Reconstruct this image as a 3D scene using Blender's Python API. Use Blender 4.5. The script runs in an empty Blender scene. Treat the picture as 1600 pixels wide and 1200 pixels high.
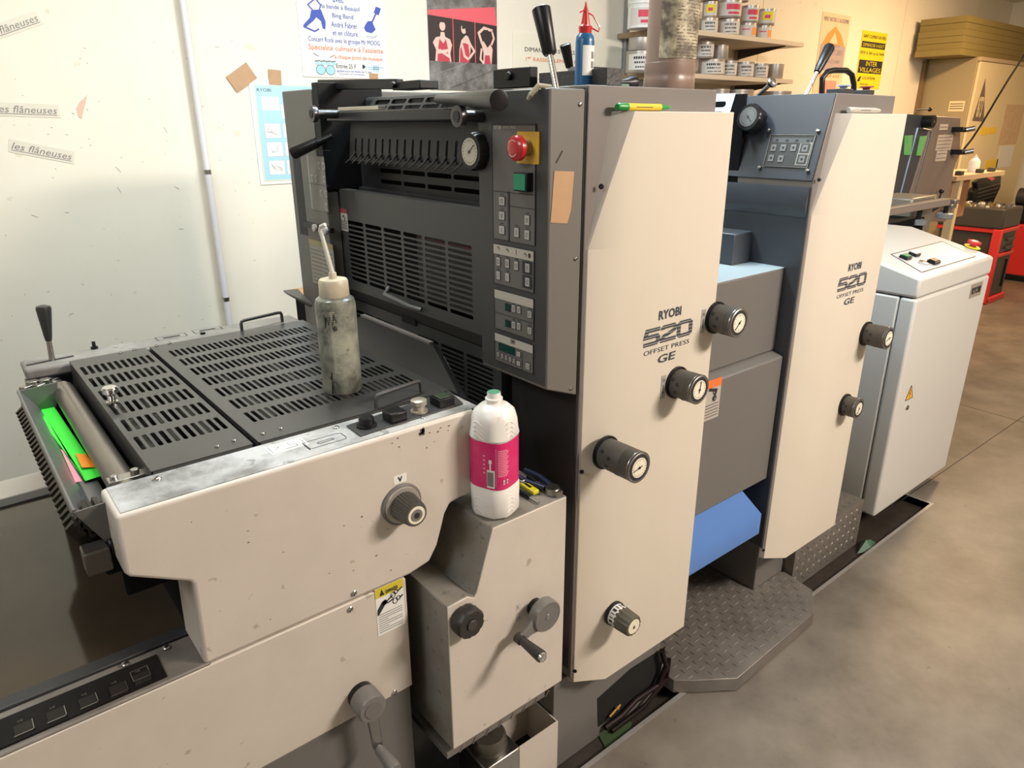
import bpy, math, random
from math import pi, sin, cos, radians
from mathutils import Vector, Matrix

sc = bpy.context.scene
COL = sc.collection
random.seed(7)

# ------------------------------------------------------------ camera, world, lights, exposure
CAM = Vector((0, 0, 1.5)); FPX = 1108.0
PITCH, ROLL, YAW = radians(20.215), radians(-0.2), radians(50.8)
FW = Vector((cos(YAW)*cos(PITCH), sin(YAW)*cos(PITCH), -sin(PITCH)))
RT0 = FW.cross(Vector((0, 0, 1))).normalized(); UP0 = RT0.cross(FW)
RT = cos(ROLL)*RT0 + sin(ROLL)*UP0; UP = -sin(ROLL)*RT0 + cos(ROLL)*UP0
cd = bpy.data.cameras.new('camera'); cam = bpy.data.objects.new('camera', cd); COL.objects.link(cam)
cam.matrix_world = Matrix(((RT.x, UP.x, -FW.x, CAM.x), (RT.y, UP.y, -FW.y, CAM.y), (RT.z, UP.z, -FW.z, CAM.z), (0, 0, 0, 1)))
cd.sensor_width = 36; cd.lens = FPX/1600*36; cd.clip_start = .02
sc.camera = cam
sc.view_settings.view_transform = 'Standard'; sc.view_settings.look = 'None'
sc.view_settings.exposure = -0.05; sc.view_settings.gamma = 1; sc.view_settings.use_curve_mapping = False
w = bpy.data.worlds.new('world'); sc.world = w; w.use_nodes = True
w.node_tree.nodes['Background'].inputs[0].default_value = (1, .93, .86, 1)
w.node_tree.nodes['Background'].inputs[1].default_value = 0.28

def area(name, loc, target, sx, sy, power, col):
    l = bpy.data.lights.new(name, 'AREA'); l.shape = 'RECTANGLE'; l.size = sx; l.size_y = sy; l.energy = power; l.color = col
    o = bpy.data.objects.new(name, l); COL.objects.link(o); o.location = loc
    o.rotation_euler = (Vector(target)-Vector(loc)).to_track_quat('-Z', 'Y').to_euler(); return o
area('ceiling_tube_cool', (0.75, 1.75, 2.6), (0.75, 1.95, 0), 1.25, .12, 36, (.92, 1.0, .96))
area('ceiling_tube_middle', (1.6, 1.45, 2.6), (2.3, 1.3, .6), 1.2, .12, 42, (.74, .89, 1.0))
area('ceiling_tube_warm', (2.35, -1.25, 2.5), (1.2, 1.0, .6), .9, .25, 106, (1, .885, .77))
area('ceiling_tube_left', (-1.3, 0.7, 2.55), (0.6, 1.2, .8), 1.0, .5, 26, (.88, .95, 1.0))
area('ceiling_tube_far', (6.2, 1.5, 2.58), (6.2, 2.0, .6), 1.25, .2, 88, (1, .66, .34))
area('ceiling_tube_aisle', (4.6, -.9, 2.58), (4.6, -.6, 0), 1.25, .2, 30, (1, .84, .70))

# ------------------------------------------------------------ a picture point on a known plane
def ray(x, y): return RT*((x-800)/FPX) - UP*((y-600)/FPX) + FW
def aX(x, y, X): d = ray(x, y); return CAM+d*(X/d.x)
def aY(x, y, Y): d = ray(x, y); return CAM+d*(Y/d.y)
def aZ(x, y, Z): d = ray(x, y); return CAM+d*((Z-1.5)/d.z)

# ------------------------------------------------------------ materials
MATS = {}
def mat(name, col, rough=.5, metal=0, dirt=0, dcol=(.05, .045, .04), scale=6, spots=0, bump=0, trans=0, spec=.5, streak=False, coat=0, ior=None, lo=.42, hi=.78):
    if name in MATS: return MATS[name]
    m = bpy.data.materials.new(name); m.use_nodes = True; nt = m.node_tree; N = nt.nodes; L = nt.links
    b = N['Principled BSDF']
    b.inputs['Base Color'].default_value = (*col, 1); b.inputs['Roughness'].default_value = rough
    b.inputs['Metallic'].default_value = metal; b.inputs['Transmission Weight'].default_value = trans
    b.inputs['Specular IOR Level'].default_value = spec; b.inputs['Coat Weight'].default_value = coat
    if ior: b.inputs['IOR'].default_value = ior
    if dirt or spots or bump or streak:
        tc = N.new('ShaderNodeTexCoord'); mp = N.new('ShaderNodeMapping'); L.new(tc.outputs['Object'], mp.inputs[0])
        if streak: mp.inputs['Scale'].default_value = (1, 1, .18)
        nz = N.new('ShaderNodeTexNoise'); nz.inputs['Scale'].default_value = scale; nz.inputs['Detail'].default_value = 9; nz.inputs['Roughness'].default_value = .65
        L.new(mp.outputs[0], nz.inputs['Vector'])
        cr = N.new('ShaderNodeValToRGB'); cr.color_ramp.elements[0].position = lo; cr.color_ramp.elements[1].position = hi
        L.new(nz.outputs[0], cr.inputs[0])
        mu = N.new('ShaderNodeMath'); mu.operation = 'MULTIPLY'; L.new(cr.outputs[0], mu.inputs[0]); mu.inputs[1].default_value = dirt
        fac = mu.outputs[0]
        if spots:
            n2 = N.new('ShaderNodeTexNoise'); n2.inputs['Scale'].default_value = scale*7; n2.inputs['Detail'].default_value = 3
            L.new(tc.outputs['Object'], n2.inputs['Vector'])
            c2 = N.new('ShaderNodeValToRGB'); c2.color_ramp.elements[0].position = .70-.02*spots; c2.color_ramp.elements[1].position = .74-.02*spots
            L.new(n2.outputs[0], c2.inputs[0])
            mx = N.new('ShaderNodeMath'); mx.operation = 'MAXIMUM'; L.new(fac, mx.inputs[0])
            m3 = N.new('ShaderNodeMath'); m3.operation = 'MULTIPLY'; m3.inputs[1].default_value = .65; L.new(c2.outputs[0], m3.inputs[0])
            L.new(m3.outputs[0], mx.inputs[1]); fac = mx.outputs[0]
        mix = N.new('ShaderNodeMix'); mix.data_type = 'RGBA'; mix.inputs[6].default_value = (*col, 1); mix.inputs[7].default_value = (*dcol, 1)
        L.new(fac, mix.inputs[0]); L.new(mix.outputs[2], b.inputs['Base Color'])
        if bump:
            bp = N.new('ShaderNodeBump'); bp.inputs['Strength'].default_value = bump; bp.inputs['Distance'].default_value = .004
            L.new(nz.outputs[0], bp.inputs['Height']); L.new(bp.outputs[0], b.inputs['Normal'])
    MATS[name] = m; return m

BEIGE = mat('beige_panel_paint', (.66, .595, .505), .27, dirt=.14, dcol=(.45, .40, .34), scale=5, streak=True)
COVER = mat('delivery_cover_paint', (.60, .54, .48), .42, dirt=.22, dcol=(.30, .26, .22), scale=5, spots=1)
STRIPT = mat('worn_white_top_paint', (.46, .46, .46), .42, dirt=.9, dcol=(.14, .135, .13), scale=7, spots=2, bump=.2, lo=.44, hi=.62)
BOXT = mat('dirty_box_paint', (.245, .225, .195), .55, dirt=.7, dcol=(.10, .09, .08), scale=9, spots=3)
TAUPE = mat('taupe_frame_paint', (.17, .15, .14), .45, dirt=.15, dcol=(.14, .12, .11), scale=5)
GREY = mat('mid_grey_paint', (.15, .142, .135), .42, dirt=.15, dcol=(.10, .095, .09), scale=5)
GREYL = mat('light_grey_column', (.145, .135, .122), .45, dirt=.1, dcol=(.12, .11, .1), scale=5)
DARK = mat('charcoal_paint', (.035, .035, .037), .42, dirt=.35, dcol=(.03, .03, .03), scale=7)
GUARD = mat('grey_guard_paint', (.043, .043, .042), .45, dirt=.25, dcol=(.05, .05, .048), scale=6)
NAVY = mat('dark_blue_grey_paint', (.052, .058, .070), .38, dirt=.3, dcol=(.03, .035, .045), scale=6, spots=0)
GRATE = mat('grate_grey_paint', (.046, .045, .043), .33, dirt=.6, dcol=(.025, .024, .023), scale=8, spots=1)
BLACK = mat('black_plastic', (.009, .009, .010), .32, spec=.3)
BLACKM = mat('black_matte', (.005, .005, .006), .8, spec=.15)
VOID = mat('dark_interior', (.004, .004, .004), .9)
CHROME = mat('chrome', (.75, .75, .74), .12, 1)
STEEL = mat('brushed_steel', (.42, .41, .39), .32, 1, dirt=.4, dcol=(.18, .17, .15), scale=12)
ROLLM = mat('roller_metal', (.30, .27, .235), .34, .9, dirt=.6, dcol=(.20, .19, .16), scale=9)
KNOB = mat('grey_brown_knob', (.085, .078, .068), .5, spec=.3)
KNOBL = mat('grey_handle', (.17, .16, .15), .38)
WHITE = mat('white_plastic', (.80, .76, .73), .35)
PAPER = mat('white_paper', (.78, .77, .74), .7)
CREAM = mat('cream_plate', (.42, .38, .33), .5)
CHAR = mat('ink_black', (.02, .02, .025), .6)
INK = mat('dark_slate_ink', (.045, .055, .075), .5)
RED = mat('red_plastic', (.50, .02, .025), .28, coat=.4)
YEL = mat('yellow_plate', (.62, .36, .03), .45)
YELB = mat('bright_yellow', (.80, .66, .02), .5)
GRN = mat('green_button', (.0, .22, .11), .3)
LCD = mat('dark_green_display', (.0, .035, .028), .25)
NEON = mat('neon_green_paper', (.06, .95, .06), .6)
PINK = mat('pink_paper', (.88, .25, .32), .6)
ORNG = mat('orange_paper', (1, .30, .01), .6)
TAPE = mat('brown_tape', (.46, .28, .15), .5, dirt=.3, dcol=(.30, .17, .09), scale=25)
BLUE = mat('blue_guard_paint', (.085, .20, .52), .38, dirt=.12, dcol=(.2, .3, .5), scale=5)
LBLUE = mat('pale_blue_ink', (.35, .60, .70), .6)
PBLUE = mat('poster_blue', (.05, .09, .42), .6)
PORG = mat('poster_orange', (.70, .17, .05), .6)
WALLM = mat('plaster_wall', (.80, .755, .655), .75, dirt=.22, dcol=(.62, .575, .46), scale=2.2, spots=.4, bump=.1)
CONC = mat('concrete_floor', (.200, .175, .145), .42, dirt=.9, dcol=(.088, .076, .063), scale=3.2, spots=.7, bump=.15, lo=.36, hi=.68)
CONSB = mat('console_pale_paint', (.62, .61, .58), .28)
TEETH = mat('oily_bronze', (.022, .018, .012), .4, .3)
PIT = mat('oily_pit', (.022, .016, .013), .5, dirt=.7, dcol=(.05, .04, .03), scale=14, bump=.6)
GLASS = mat('brown_glossy_lid', (.055, .040, .026), .08, dirt=.5, dcol=(.022, .017, .012), scale=5, spec=.42)
DIAM = mat('tread_plate_metal', (.22, .20, .18), .36, .35, dirt=.6, dcol=(.075, .062, .052), scale=7)
EDGE = mat('pit_edge_metal', (.35, .34, .33), .45, .5, dirt=.3, dcol=(.2, .18, .16), scale=10)
CAB = mat('tan_cabinet_paint', (.34, .275, .16), .5)
CABF = mat('cream_cabinet_paint', (.74, .62, .38), .5)
CARD = mat('olive_cardboard', (.24, .185, .06), .8, dirt=.3, dcol=(.2, .15, .04), scale=8)
TIN = mat('grey_tin', (.42, .38, .34), .38, .6)
TRED = mat('label_red', (.62, .03, .08), .5)
BUCK = mat('white_bucket', (.75, .74, .72), .4)
SHELF = mat('shelf_laminate', (.62, .52, .40), .5)
WOODE = mat('shelf_brown_edge', (.30, .20, .12), .6)
RUST = mat('brown_sludge_plastic', (.24, .165, .13), .35, dirt=.4, dcol=(.16, .10, .07), scale=9)
RUSTL = mat('torn_label', (.50, .44, .30), .6, dirt=1, dcol=(.10, .075, .05), scale=26, spots=3, lo=.40, hi=.60)
BCAP = mat('blue_bottle_plastic', (.015, .10, .24), .3)
PENG = mat('pen_green', (.02, .26, .05), .3)
PENY = mat('pen_yellow', (.72, .50, .03), .35)
MAG = mat('magenta_label', (.62, .015, .14), .35, dirt=.25, dcol=(.8, .15, .28), scale=30)
SQB = mat('cloudy_squeeze_plastic', (.36, .36, .29), .28, dirt=.9, dcol=(.045, .05, .045), scale=13, spots=2, spec=.5, lo=.38, hi=.62)
SQC = mat('ivory_plastic', (.52, .46, .34), .4, dirt=.35, dcol=(.22, .18, .12), scale=30)
DIAL = mat('gauge_face', (.80, .74, .60), .4)
BRASS = mat('brass', (.55, .38, .12), .3, .9)
PIPEM = mat('white_pipe', (.72, .70, .74), .35)

# ------------------------------------------------------------ mesh builder
ORG = {}
class MB:
    def __init__(s): s.v = []; s.f = []; s.m = []; s.mi = 0
    def add(s, vs, fs):
        k = len(s.v); s.v += [Vector(a) for a in vs]; s.f += [tuple(i+k for i in f) for f in fs]; s.m += [s.mi]*len(fs); return s
    def box(s, x0, x1, y0, y1, z0, z1):
        return s.add([(x, y, z) for x in (x0, x1) for y in (y0, y1) for z in (z0, z1)],
                     [(0, 1, 3, 2), (4, 6, 7, 5), (0, 4, 5, 1), (2, 3, 7, 6), (0, 2, 6, 4), (1, 5, 7, 3)])
    def obox(s, o, u, v, n, a0, a1, b0, b1, c0, c1):
        o, u, v, n = Vector(o), Vector(u), Vector(v), Vector(n)
        return s.add([o+u*a+v*b+n*c for a in (a0, a1) for b in (b0, b1) for c in (c0, c1)],
                     [(0, 1, 3, 2), (4, 6, 7, 5), (0, 4, 5, 1), (2, 3, 7, 6), (0, 2, 6, 4), (1, 5, 7, 3)])
    def prism(s, pts, d):
        pts = [Vector(p) for p in pts]; d = Vector(d); n = len(pts)
        return s.add(pts+[p+d for p in pts], [tuple(range(n)), tuple(range(2*n-1, n-1, -1))]+[(i, i+n, (i+1) % n+n, (i+1) % n) for i in range(n)])
    def rings(s, rs, cap=True):
        n = len(rs[0]); vs = [p for r in rs for p in r]; fs = []
        for j in range(len(rs)-1):
            for i in range(n): fs.append((j*n+i, j*n+(i+1) % n, (j+1)*n+(i+1) % n, (j+1)*n+i))
        if cap: fs += [tuple(range(n-1, -1, -1)), tuple(range((len(rs)-1)*n, len(rs)*n))]
        return s.add(vs, fs)
    def lathe(s, base, axis, prof, n=28, k=1.0):
        base = Vector(base); a = Vector(axis).normalized()
        u = a.orthogonal().normalized() if abs(a.z) < .9 else Vector((1, 0, 0)); u = (u-a*u.dot(a)).normalized(); v = a.cross(u)
        rs = []
        for t, r in prof:
            ring = []
            for i in range(n):
                q = 2*pi*i/n; c, d = cos(q), sin(q)
                if k != 1: e = (abs(c)**k+abs(d)**k)**(-1/k); c *= e; d *= e
                ring.append(base+a*t+u*(r*c)+v*(r*d))
            rs.append(ring)
        return s.rings(rs)
    def cyl(s, p0, p1, r, r1=None, n=24):
        p0, p1 = Vector(p0), Vector(p1); return s.lathe(p0, p1-p0, [(0, r), ((p1-p0).length, r if r1 is None else r1)], n)
    def tube(s, pts, r, n=10):
        pts = [Vector(p) for p in pts]; rs = []; u = None
        for i, p in enumerate(pts):
            t = (pts[min(i+1, len(pts)-1)]-pts[max(i-1, 0)]).normalized()
            u = t.orthogonal().normalized() if u is None else (u-t*u.dot(t)).normalized()
            v = t.cross(u); rr = r[i] if isinstance(r, (list, tuple)) else r
            rs.append([p+u*(rr*cos(2*pi*k/n))+v*(rr*sin(2*pi*k/n)) for k in range(n)])
        return s.rings(rs)
    def sphere(s, c, r, n=16):
        c = Vector(c); return s.lathe(c-Vector((0, 0, r)), (0, 0, 1), [(r-r*cos(pi*(i+.02)/(8.04)), max(1e-4, r*sin(pi*(i+.02)/8.04))) for i in range(9)], n)
    def slots(s, o, u, v, n, W, Hh, cols, rows, t=.002, rnd=True, mask=None):
        """sheet W x Hh with real slots; cols=[(a0,a1)...] rows=[(b0,b1)...]"""
        o, u, v, n = Vector(o), Vector(u), Vector(v), Vector(n)
        def P(a, b, c): return o+u*a+v*b+n*c
        ca = [0]+[(cols[i][1]+cols[i+1][0])/2 for i in range(len(cols)-1)]+[W]
        rb = [0]+[(rows[i][1]+rows[i+1][0])/2 for i in range(len(rows)-1)]+[Hh]
        for i, (a0, a1) in enumerate(cols):
            for j, (b0, b1) in enumerate(rows):
                A0, A1, B0, B1 = ca[i], ca[i+1], rb[j], rb[j+1]
                if mask and not mask(i, j):
                    s.add([P(A0, B0, 0), P(A1, B0, 0), P(A1, B1, 0), P(A0, B1, 0)], [(0, 1, 2, 3)]); continue
                r = min(a1-a0, b1-b0)*.45; inn = []; out = []
                for (cx, cy, q0, ox, oy) in ((a1-r, b1-r, 0, A1, B1), (a0+r, b1-r, 90, A0, B1), (a0+r, b0+r, 180, A0, B0), (a1-r, b0+r, 270, A1, B0)):
                    for k in range(3):
                        q = radians(q0+45*k); x, y = cx+r*cos(q), cy+r*sin(q); inn.append((x, y))
                        out.append((ox, oy) if k == 1 else ((ox, y) if (k == 0) == (q0 in (0, 180)) else (x, oy)))
                m = 12; vs = [P(*p, 0) for p in out]+[P(*p, 0) for p in inn]+[P(*p, -t) for p in inn]
                fs = [(k, (k+1) % m, m+(k+1) % m, m+k) for k in range(m)]+[(m+k, m+(k+1) % m, 2*m+(k+1) % m, 2*m+k) for k in range(m)]
                s.add(vs, fs)
        return s
    def text(s, body, o, u, v, size=None, width=None, shear=0, bold=0, center=False, n=None, lift=.0008):
        c = bpy.data.curves.new('t', 'FONT'); c.body = body; c.size = 1; c.shear = shear; c.offset = bold; c.resolution_u = 2
        to = bpy.data.objects.new('t', c); COL.objects.link(to); dg = bpy.context.evaluated_depsgraph_get(); dg.update()
        me = bpy.data.meshes.new_from_object(to.evaluated_get(dg)); bpy.data.objects.remove(to); bpy.data.curves.remove(c)
        if not me.vertices: return s
        xs = [q.co.x for q in me.vertices]; ys = [q.co.y for q in me.vertices]
        x0, x1, y0, y1 = min(xs), max(xs), min(ys), max(ys); sy = size/max(.01, (y1-y0)); sx = (width/(x1-x0)) if width else sy
        o, u, v = Vector(o), Vector(u).normalized(), Vector(v).normalized(); nn = u.cross(v)
        off = -.5*(x1-x0)*sx if center else 0
        s.add([o+u*((q.co.x-x0)*sx+off)+v*((q.co.y-y0)*sy)+nn*lift for q in me.vertices], [tuple(p.vertices) for p in me.polygons])
        bpy.data.meshes.remove(me); return s
    def stroke(s, pts, wd, F, close=False):
        """flat line of width wd through 2-D points, F maps (a,b)->3-D"""
        n = len(pts); P = [Vector((*p, 0)) for p in pts]; Lf = []; Rg = []
        for i in range(n):
            a = P[(i-1) % n] if (close or i > 0) else None; b = P[(i+1) % n] if (close or i < n-1) else None
            d1 = (P[i]-a).normalized() if a is not None else None; d2 = (b-P[i]).normalized() if b is not None else None
            if d1 is None: d1 = d2
            if d2 is None: d2 = d1
            m = (d1+d2).normalized(); nv = Vector((-m.y, m.x, 0)); k = wd/2/max(.4, nv.dot(Vector((-d1.y, d1.x, 0))))
            Lf.append(P[i]+nv*k); Rg.append(P[i]-nv*k)
        vs = [F(p.x, p.y) for p in Lf]+[F(p.x, p.y) for p in Rg]
        return s.add(vs, [(i, (i+1) % n, n+(i+1) % n, n+i) for i in range(n if close else n-1)])
    def mat(s, i): s.mi = i; return s
    def build(s, name, mats, parent=None, bevel=0, smooth=None, seg=2):
        org = ORG.get(parent, Vector((0, 0, 0))) if parent else Vector((0, 0, 0))
        me = bpy.data.meshes.new(name); me.from_pydata([p-org for p in s.v], [], s.f)
        for m in (mats if isinstance(mats, (list, tuple)) else [mats]): me.materials.append(m)
        me.polygons.foreach_set('material_index', s.m); me.validate()
        import bmesh
        bm = bmesh.new(); bm.from_mesh(me); bmesh.ops.recalc_face_normals(bm, faces=bm.faces); bm.to_mesh(me); bm.free()
        o = bpy.data.objects.new(name, me); COL.objects.link(o)
        if parent: o.parent = parent; ORG[o] = org
        if bevel:
            b = o.modifiers.new('bevel', 'BEVEL'); b.width = bevel; b.segments = seg; b.limit_method = 'ANGLE'; b.angle_limit = radians(40)
        if smooth is not False:
            me.polygons.foreach_set('use_smooth', [True]*len(me.polygons)); me.set_sharp_from_angle(angle=radians(38))
        return o

def thing(name, label, cat, loc, group=None):
    o = bpy.data.objects.new(name, None); COL.objects.link(o); o.location = loc; o.empty_display_size = .05
    ORG[o] = Vector(loc); o['label'] = label; o['category'] = cat
    if group: o['group'] = group
    return o
def tag(o, label, cat, group=None):
    o['label'] = label; o['category'] = cat
    if group: o['group'] = group
    return o
def struct(o): o['kind'] = 'structure'; return o
X, Y, Z = Vector((1, 0, 0)), Vector((0, 1, 0)), Vector((0, 0, 1))

def screw(p, n, par, r=.006, m=None):
    p, n = Vector(p), Vector(n)
    b = MB(); b.lathe(p, n, [(0, r), (.0015, r), (.003, r*.75), (.0035, r*.3)], 14)
    b.mat(1); u = n.orthogonal().normalized(); b.obox(p+n*.0032, u, n.cross(u), n, -r*.6, r*.6, -r*.12, r*.12, 0, .0008)
    return b.build('screw', [m or STEEL, CHAR], par)

def decal_Y(b, px, py, Yp, w, h, i, off=.0006):   # upright rectangle centred at a picture point on a front plane
    c = aY(px, py, Yp); b.mat(i).box(c.x-w/2, c.x+w/2, Yp-off, Yp, c.z-h/2, c.z+h/2); return c

# ============================================================ ROOM
WY = 3.10; RX = 9.25; CZ = 2.65; PY = .917; KW = WY/2.45
b = MB()
b.add([(-3, -3, 0), (RX, -3, 0), (RX, PY, 0), (-3, PY, 0)], [(0, 1, 2, 3)])
b.add([(3.0, PY, 0), (RX, PY, 0), (RX, WY, 0), (3.0, WY, 0)], [(0, 1, 2, 3)])
b.add([(-3, PY, 0), (3.0, PY, 0), (3.0, PY, -.03), (-3, PY, -.03)], [(0, 1, 2, 3)])
b.add([(3.0, PY, 0), (3.0, WY, 0), (3.0, WY, -.03), (3.0, PY, -.03)], [(0, 1, 2, 3)])
struct(b.build('floor', CONC))
b = MB(); b.box(-3, 3.0, PY, WY, -.05, -.03); struct(b.build('trim_1', PIT))
b = MB(); b.box(-3, 3.012, PY-.012, PY, -.03, .0015); b.box(3.0, 3.012, PY, WY, -.03, .0015); struct(b.build('trim_2', EDGE))
b = MB(); b.box(-3, RX, WY, WY+.1, -.03, CZ); struct(b.build('wall_back', WALLM))
b = MB(); b.box(RX, RX+.1, -3, WY, 0, CZ); struct(b.build('wall_right', WALLM))
b = MB(); b.box(-3.1, -3, -3, WY, -.03, CZ); struct(b.build('wall_left', WALLM))
b = MB(); b.box(-3, RX, -3.1, -3, -.03, CZ); struct(b.build('wall_front', WALLM))
b = MB(); b.box(-3, RX, -3, WY, CZ, CZ+.1); struct(b.build('ceiling', WALLM))
# saw cuts in the concrete
for i, (p, q) in enumerate((((1434, 764), (1600, 650)), ((1497, 631), (1640, 671)))):
    p, q = aZ(*p, 0), aZ(*q, 0); d = (q-p).normalized(); q = p+d*(q-p).length*1.6; n = Z.cross(d)
    b = MB(); b.obox(p, d, n, Z, -.1 if i else -.15, (q-p).length, -.002, .002, -.002, .0006); struct(b.build('trim_%d' % (i+3), CHAR))
# wall panel seams on the far part
for i, px in enumerate((1187, 1408, 1520)):
    c = aY(px, 60, WY); b = MB(); b.box(c.x-.004, c.x+.004, WY-.001, WY, 0, CZ); struct(b.build('trim_%d' % (i+5), mat('seam_filler', (.62, .56, .45), .8)))
# pipe
b = MB(); px = .734*KW; b.cyl((px, WY-.035, 0), (px, WY-.035, CZ), .0125, n=16)
pipe = thing('wall_pipe', 'thin white pipe running up the pale wall left of the blue chart', 'pipe', (px, WY-.035, 0))
b.build('pipe', PIPEM, pipe)
for z in (.80, 1.32):
    b = MB(); b.lathe((px, WY-.035, z-.008), Z, [(0, .0145), (.016, .0145)], 16); b.box(px-.004, px+.004, WY-.02, WY, z-.006, z+.006); b.build('clip', STEEL, pipe)

# ------------------------------------------------------------ paper on the wall
PW = WY-.004
def sheet(name, label, cat, pxs, mats, draw, group=None):
    pts = [aY(*p, WY) for p in pxs]
    x0, x1 = (pts[0].x+pts[3].x)/2, (pts[1].x+pts[2].x)/2; z1, z0 = (pts[0].z+pts[1].z)/2, (pts[2].z+pts[3].z)/2
    b = MB(); b.box(x0, x1, PW, WY-.0005, z0, z1); W, Hh = x1-x0, z1-z0
    def F(u, v): return Vector((x0+u*W, PW-.0008, z0+v*Hh))
    b.F = F; b.W = W; b.H = Hh
    b.txt = lambda s, u, v, h, wd=None, m=1, **k: b.mat(m).text(s, F(u, v), X, Z, size=h*Hh, width=None if wd is None else wd*W, **k)
    b.rect = lambda u0, u1, v0, v1, m, up=.0002: b.mat(m).add([F(u0, v0)-Y*up, F(u1, v0)-Y*up, F(u1, v1)-Y*up, F(u0, v1)-Y*up], [(0, 1, 2, 3)])
    def fr(u0, u1, v0, v1, m, wd=.0012):
        b.mat(m); b.stroke([(x0+u0*W, z0+v0*Hh), (x0+u1*W, z0+v0*Hh), (x0+u1*W, z0+v1*Hh), (x0+u0*W, z0+v1*Hh)], wd, lambda a, c: Vector((a, PW-.0012, c)), True)
    b.frame = fr
    def poly(pts, m, up=.0006): b.mat(m).add([F(*p)-Y*up for p in pts], [tuple(range(len(pts)))])
    b.poly = poly
    def line(pts, m, wd=.003, up=.0008):
        b.mat(m); b.stroke([(x0+u*W, z0+v*Hh) for u, v in pts], wd, lambda a, c: Vector((a, PW-.0008-up, c)))
    b.line = line
    draw(b); return tag(b.build(name, mats, smooth=False), label, cat, group)

def d1(b):   # concert poster (lower half in view)
    T = [("avec", .40, .665, .045, .12, 1), ("la bande à Beaujol", .27, .595, .050, .43, 1), ("Bing Band", .38, .520, .052, .24, 1), ("André Fabrer", .36, .450, .048, .30, 1), ("et en clôture", .37, .380, .046, .29, 1),
         ("Concert Rock avec le groupe Mr MOOG", .09, .300, .056, .83, 1), ("Spécialité culinaire à l'assiette", .085, .228, .062, .87, 2), ("à chaque point de musique", .37, .160, .050, .57, 2),
         ("Entrée 25 F", .38, .088, .040, .23, 3), ("(gratuit pour les moins de 12 ans)", .38, .048, .026, .42, 1), ("Ne pas jeter sur la voie publique", .41, .028, .016, .30, 1)]
    for t_, u, v, h, wd, m in T: b.txt(t_, u, v, h, wd, m)
    P0, L0 = b.poly, b.line
    def loc(v0, v1, w0, w1):
        f = lambda pts: [(u, w0+(v-v0)*(w1-w0)/(v1-v0)) for u, v in pts]
        return (lambda pts, m, up=.0006: P0(f(pts), m, up)), (lambda pts, m, wd=.003, up=.0008: L0(f(pts), m, wd, up))
    pl, ln = loc(.54, .97, .40, .73)
    pl([(.14, .955), (.25, .97), (.25, .93), (.21, .915)], 1); ln([(.20, .90), (.12, .83), (.17, .77), (.24, .78), (.26, .84), (.22, .89), (.29, .93), (.33, 1.0)], 1, .005)
    pl([(.15, .77), (.26, .79), (.30, .66), (.29, .57), (.26, .58), (.25, .66), (.20, .70), (.17, .66), (.07, .57), (.05, .60), (.13, .69)], 1)
    ln([(.05, .585), (.17, .54), (.22, .57)], 1, .006)
    pl, ln = loc(.50, .96, .37, .66)
    G = lambda pts: [(u-.04, v) for u, v in pts]
    pl(G([(.80, .70), (.83, .75), (.88, .76), (.90, .70), (.92, .64), (.87, .585), (.80, .60), (.78, .65)]), 1); ln(G([(.88, .74), (.94, .88)]), 1, .007); pl(G([(.91, .88), (.97, .85), (1.0, .95), (.94, .97)]), 1)
    ln(G([(.80, .53), (.92, .53), (.84, .50), (.94, .56)]), 1, .0015)
    pl, ln = loc(.04, .33, .02, .21)
    for cx in (.20, .31):
        pl([(cx+.052*cos(q), .11+.065*sin(q)) for q in [2*pi*i/16 for i in range(16)]], 4); ln([(cx+.052*cos(q), .11+.065*sin(q)) for q in [2*pi*i/16 for i in range(17)]], 3, .0015, .001)
    for cx in (.17, .23, .29, .35): pl([(cx+.026*cos(q), .20+.03*sin(q)) for q in [2*pi*i/10 for i in range(10)]], 4); ln([(cx-.03, .225), (cx+.03, .235)], 3, .003)
    ln([(.13, .33), (.19, .29)], 3, .002); ln([(.37, .32), (.31, .28)], 3, .002)
    pl, ln = loc(.08, .20, .065, .135)
    ln([(.72, .16), (.95, .16)], 4, .004); pl([(.69, .20), (.725, .17), (.725, .15), (.69, .12)], 3); ln([(.76, .13), (.90, .13)], 4, .004)
    for u in (.83, .855, .88): ln([(u, .08), (u, .20)], 4, .005)
sheet('concert_poster', 'white concert poster with blue and red French lettering, guitar and drums', 'poster', [(458, -58), (600, -55), (601, 122), (472, 122)], [PAPER, PBLUE, PORG, CHAR, LBLUE], d1)

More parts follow.
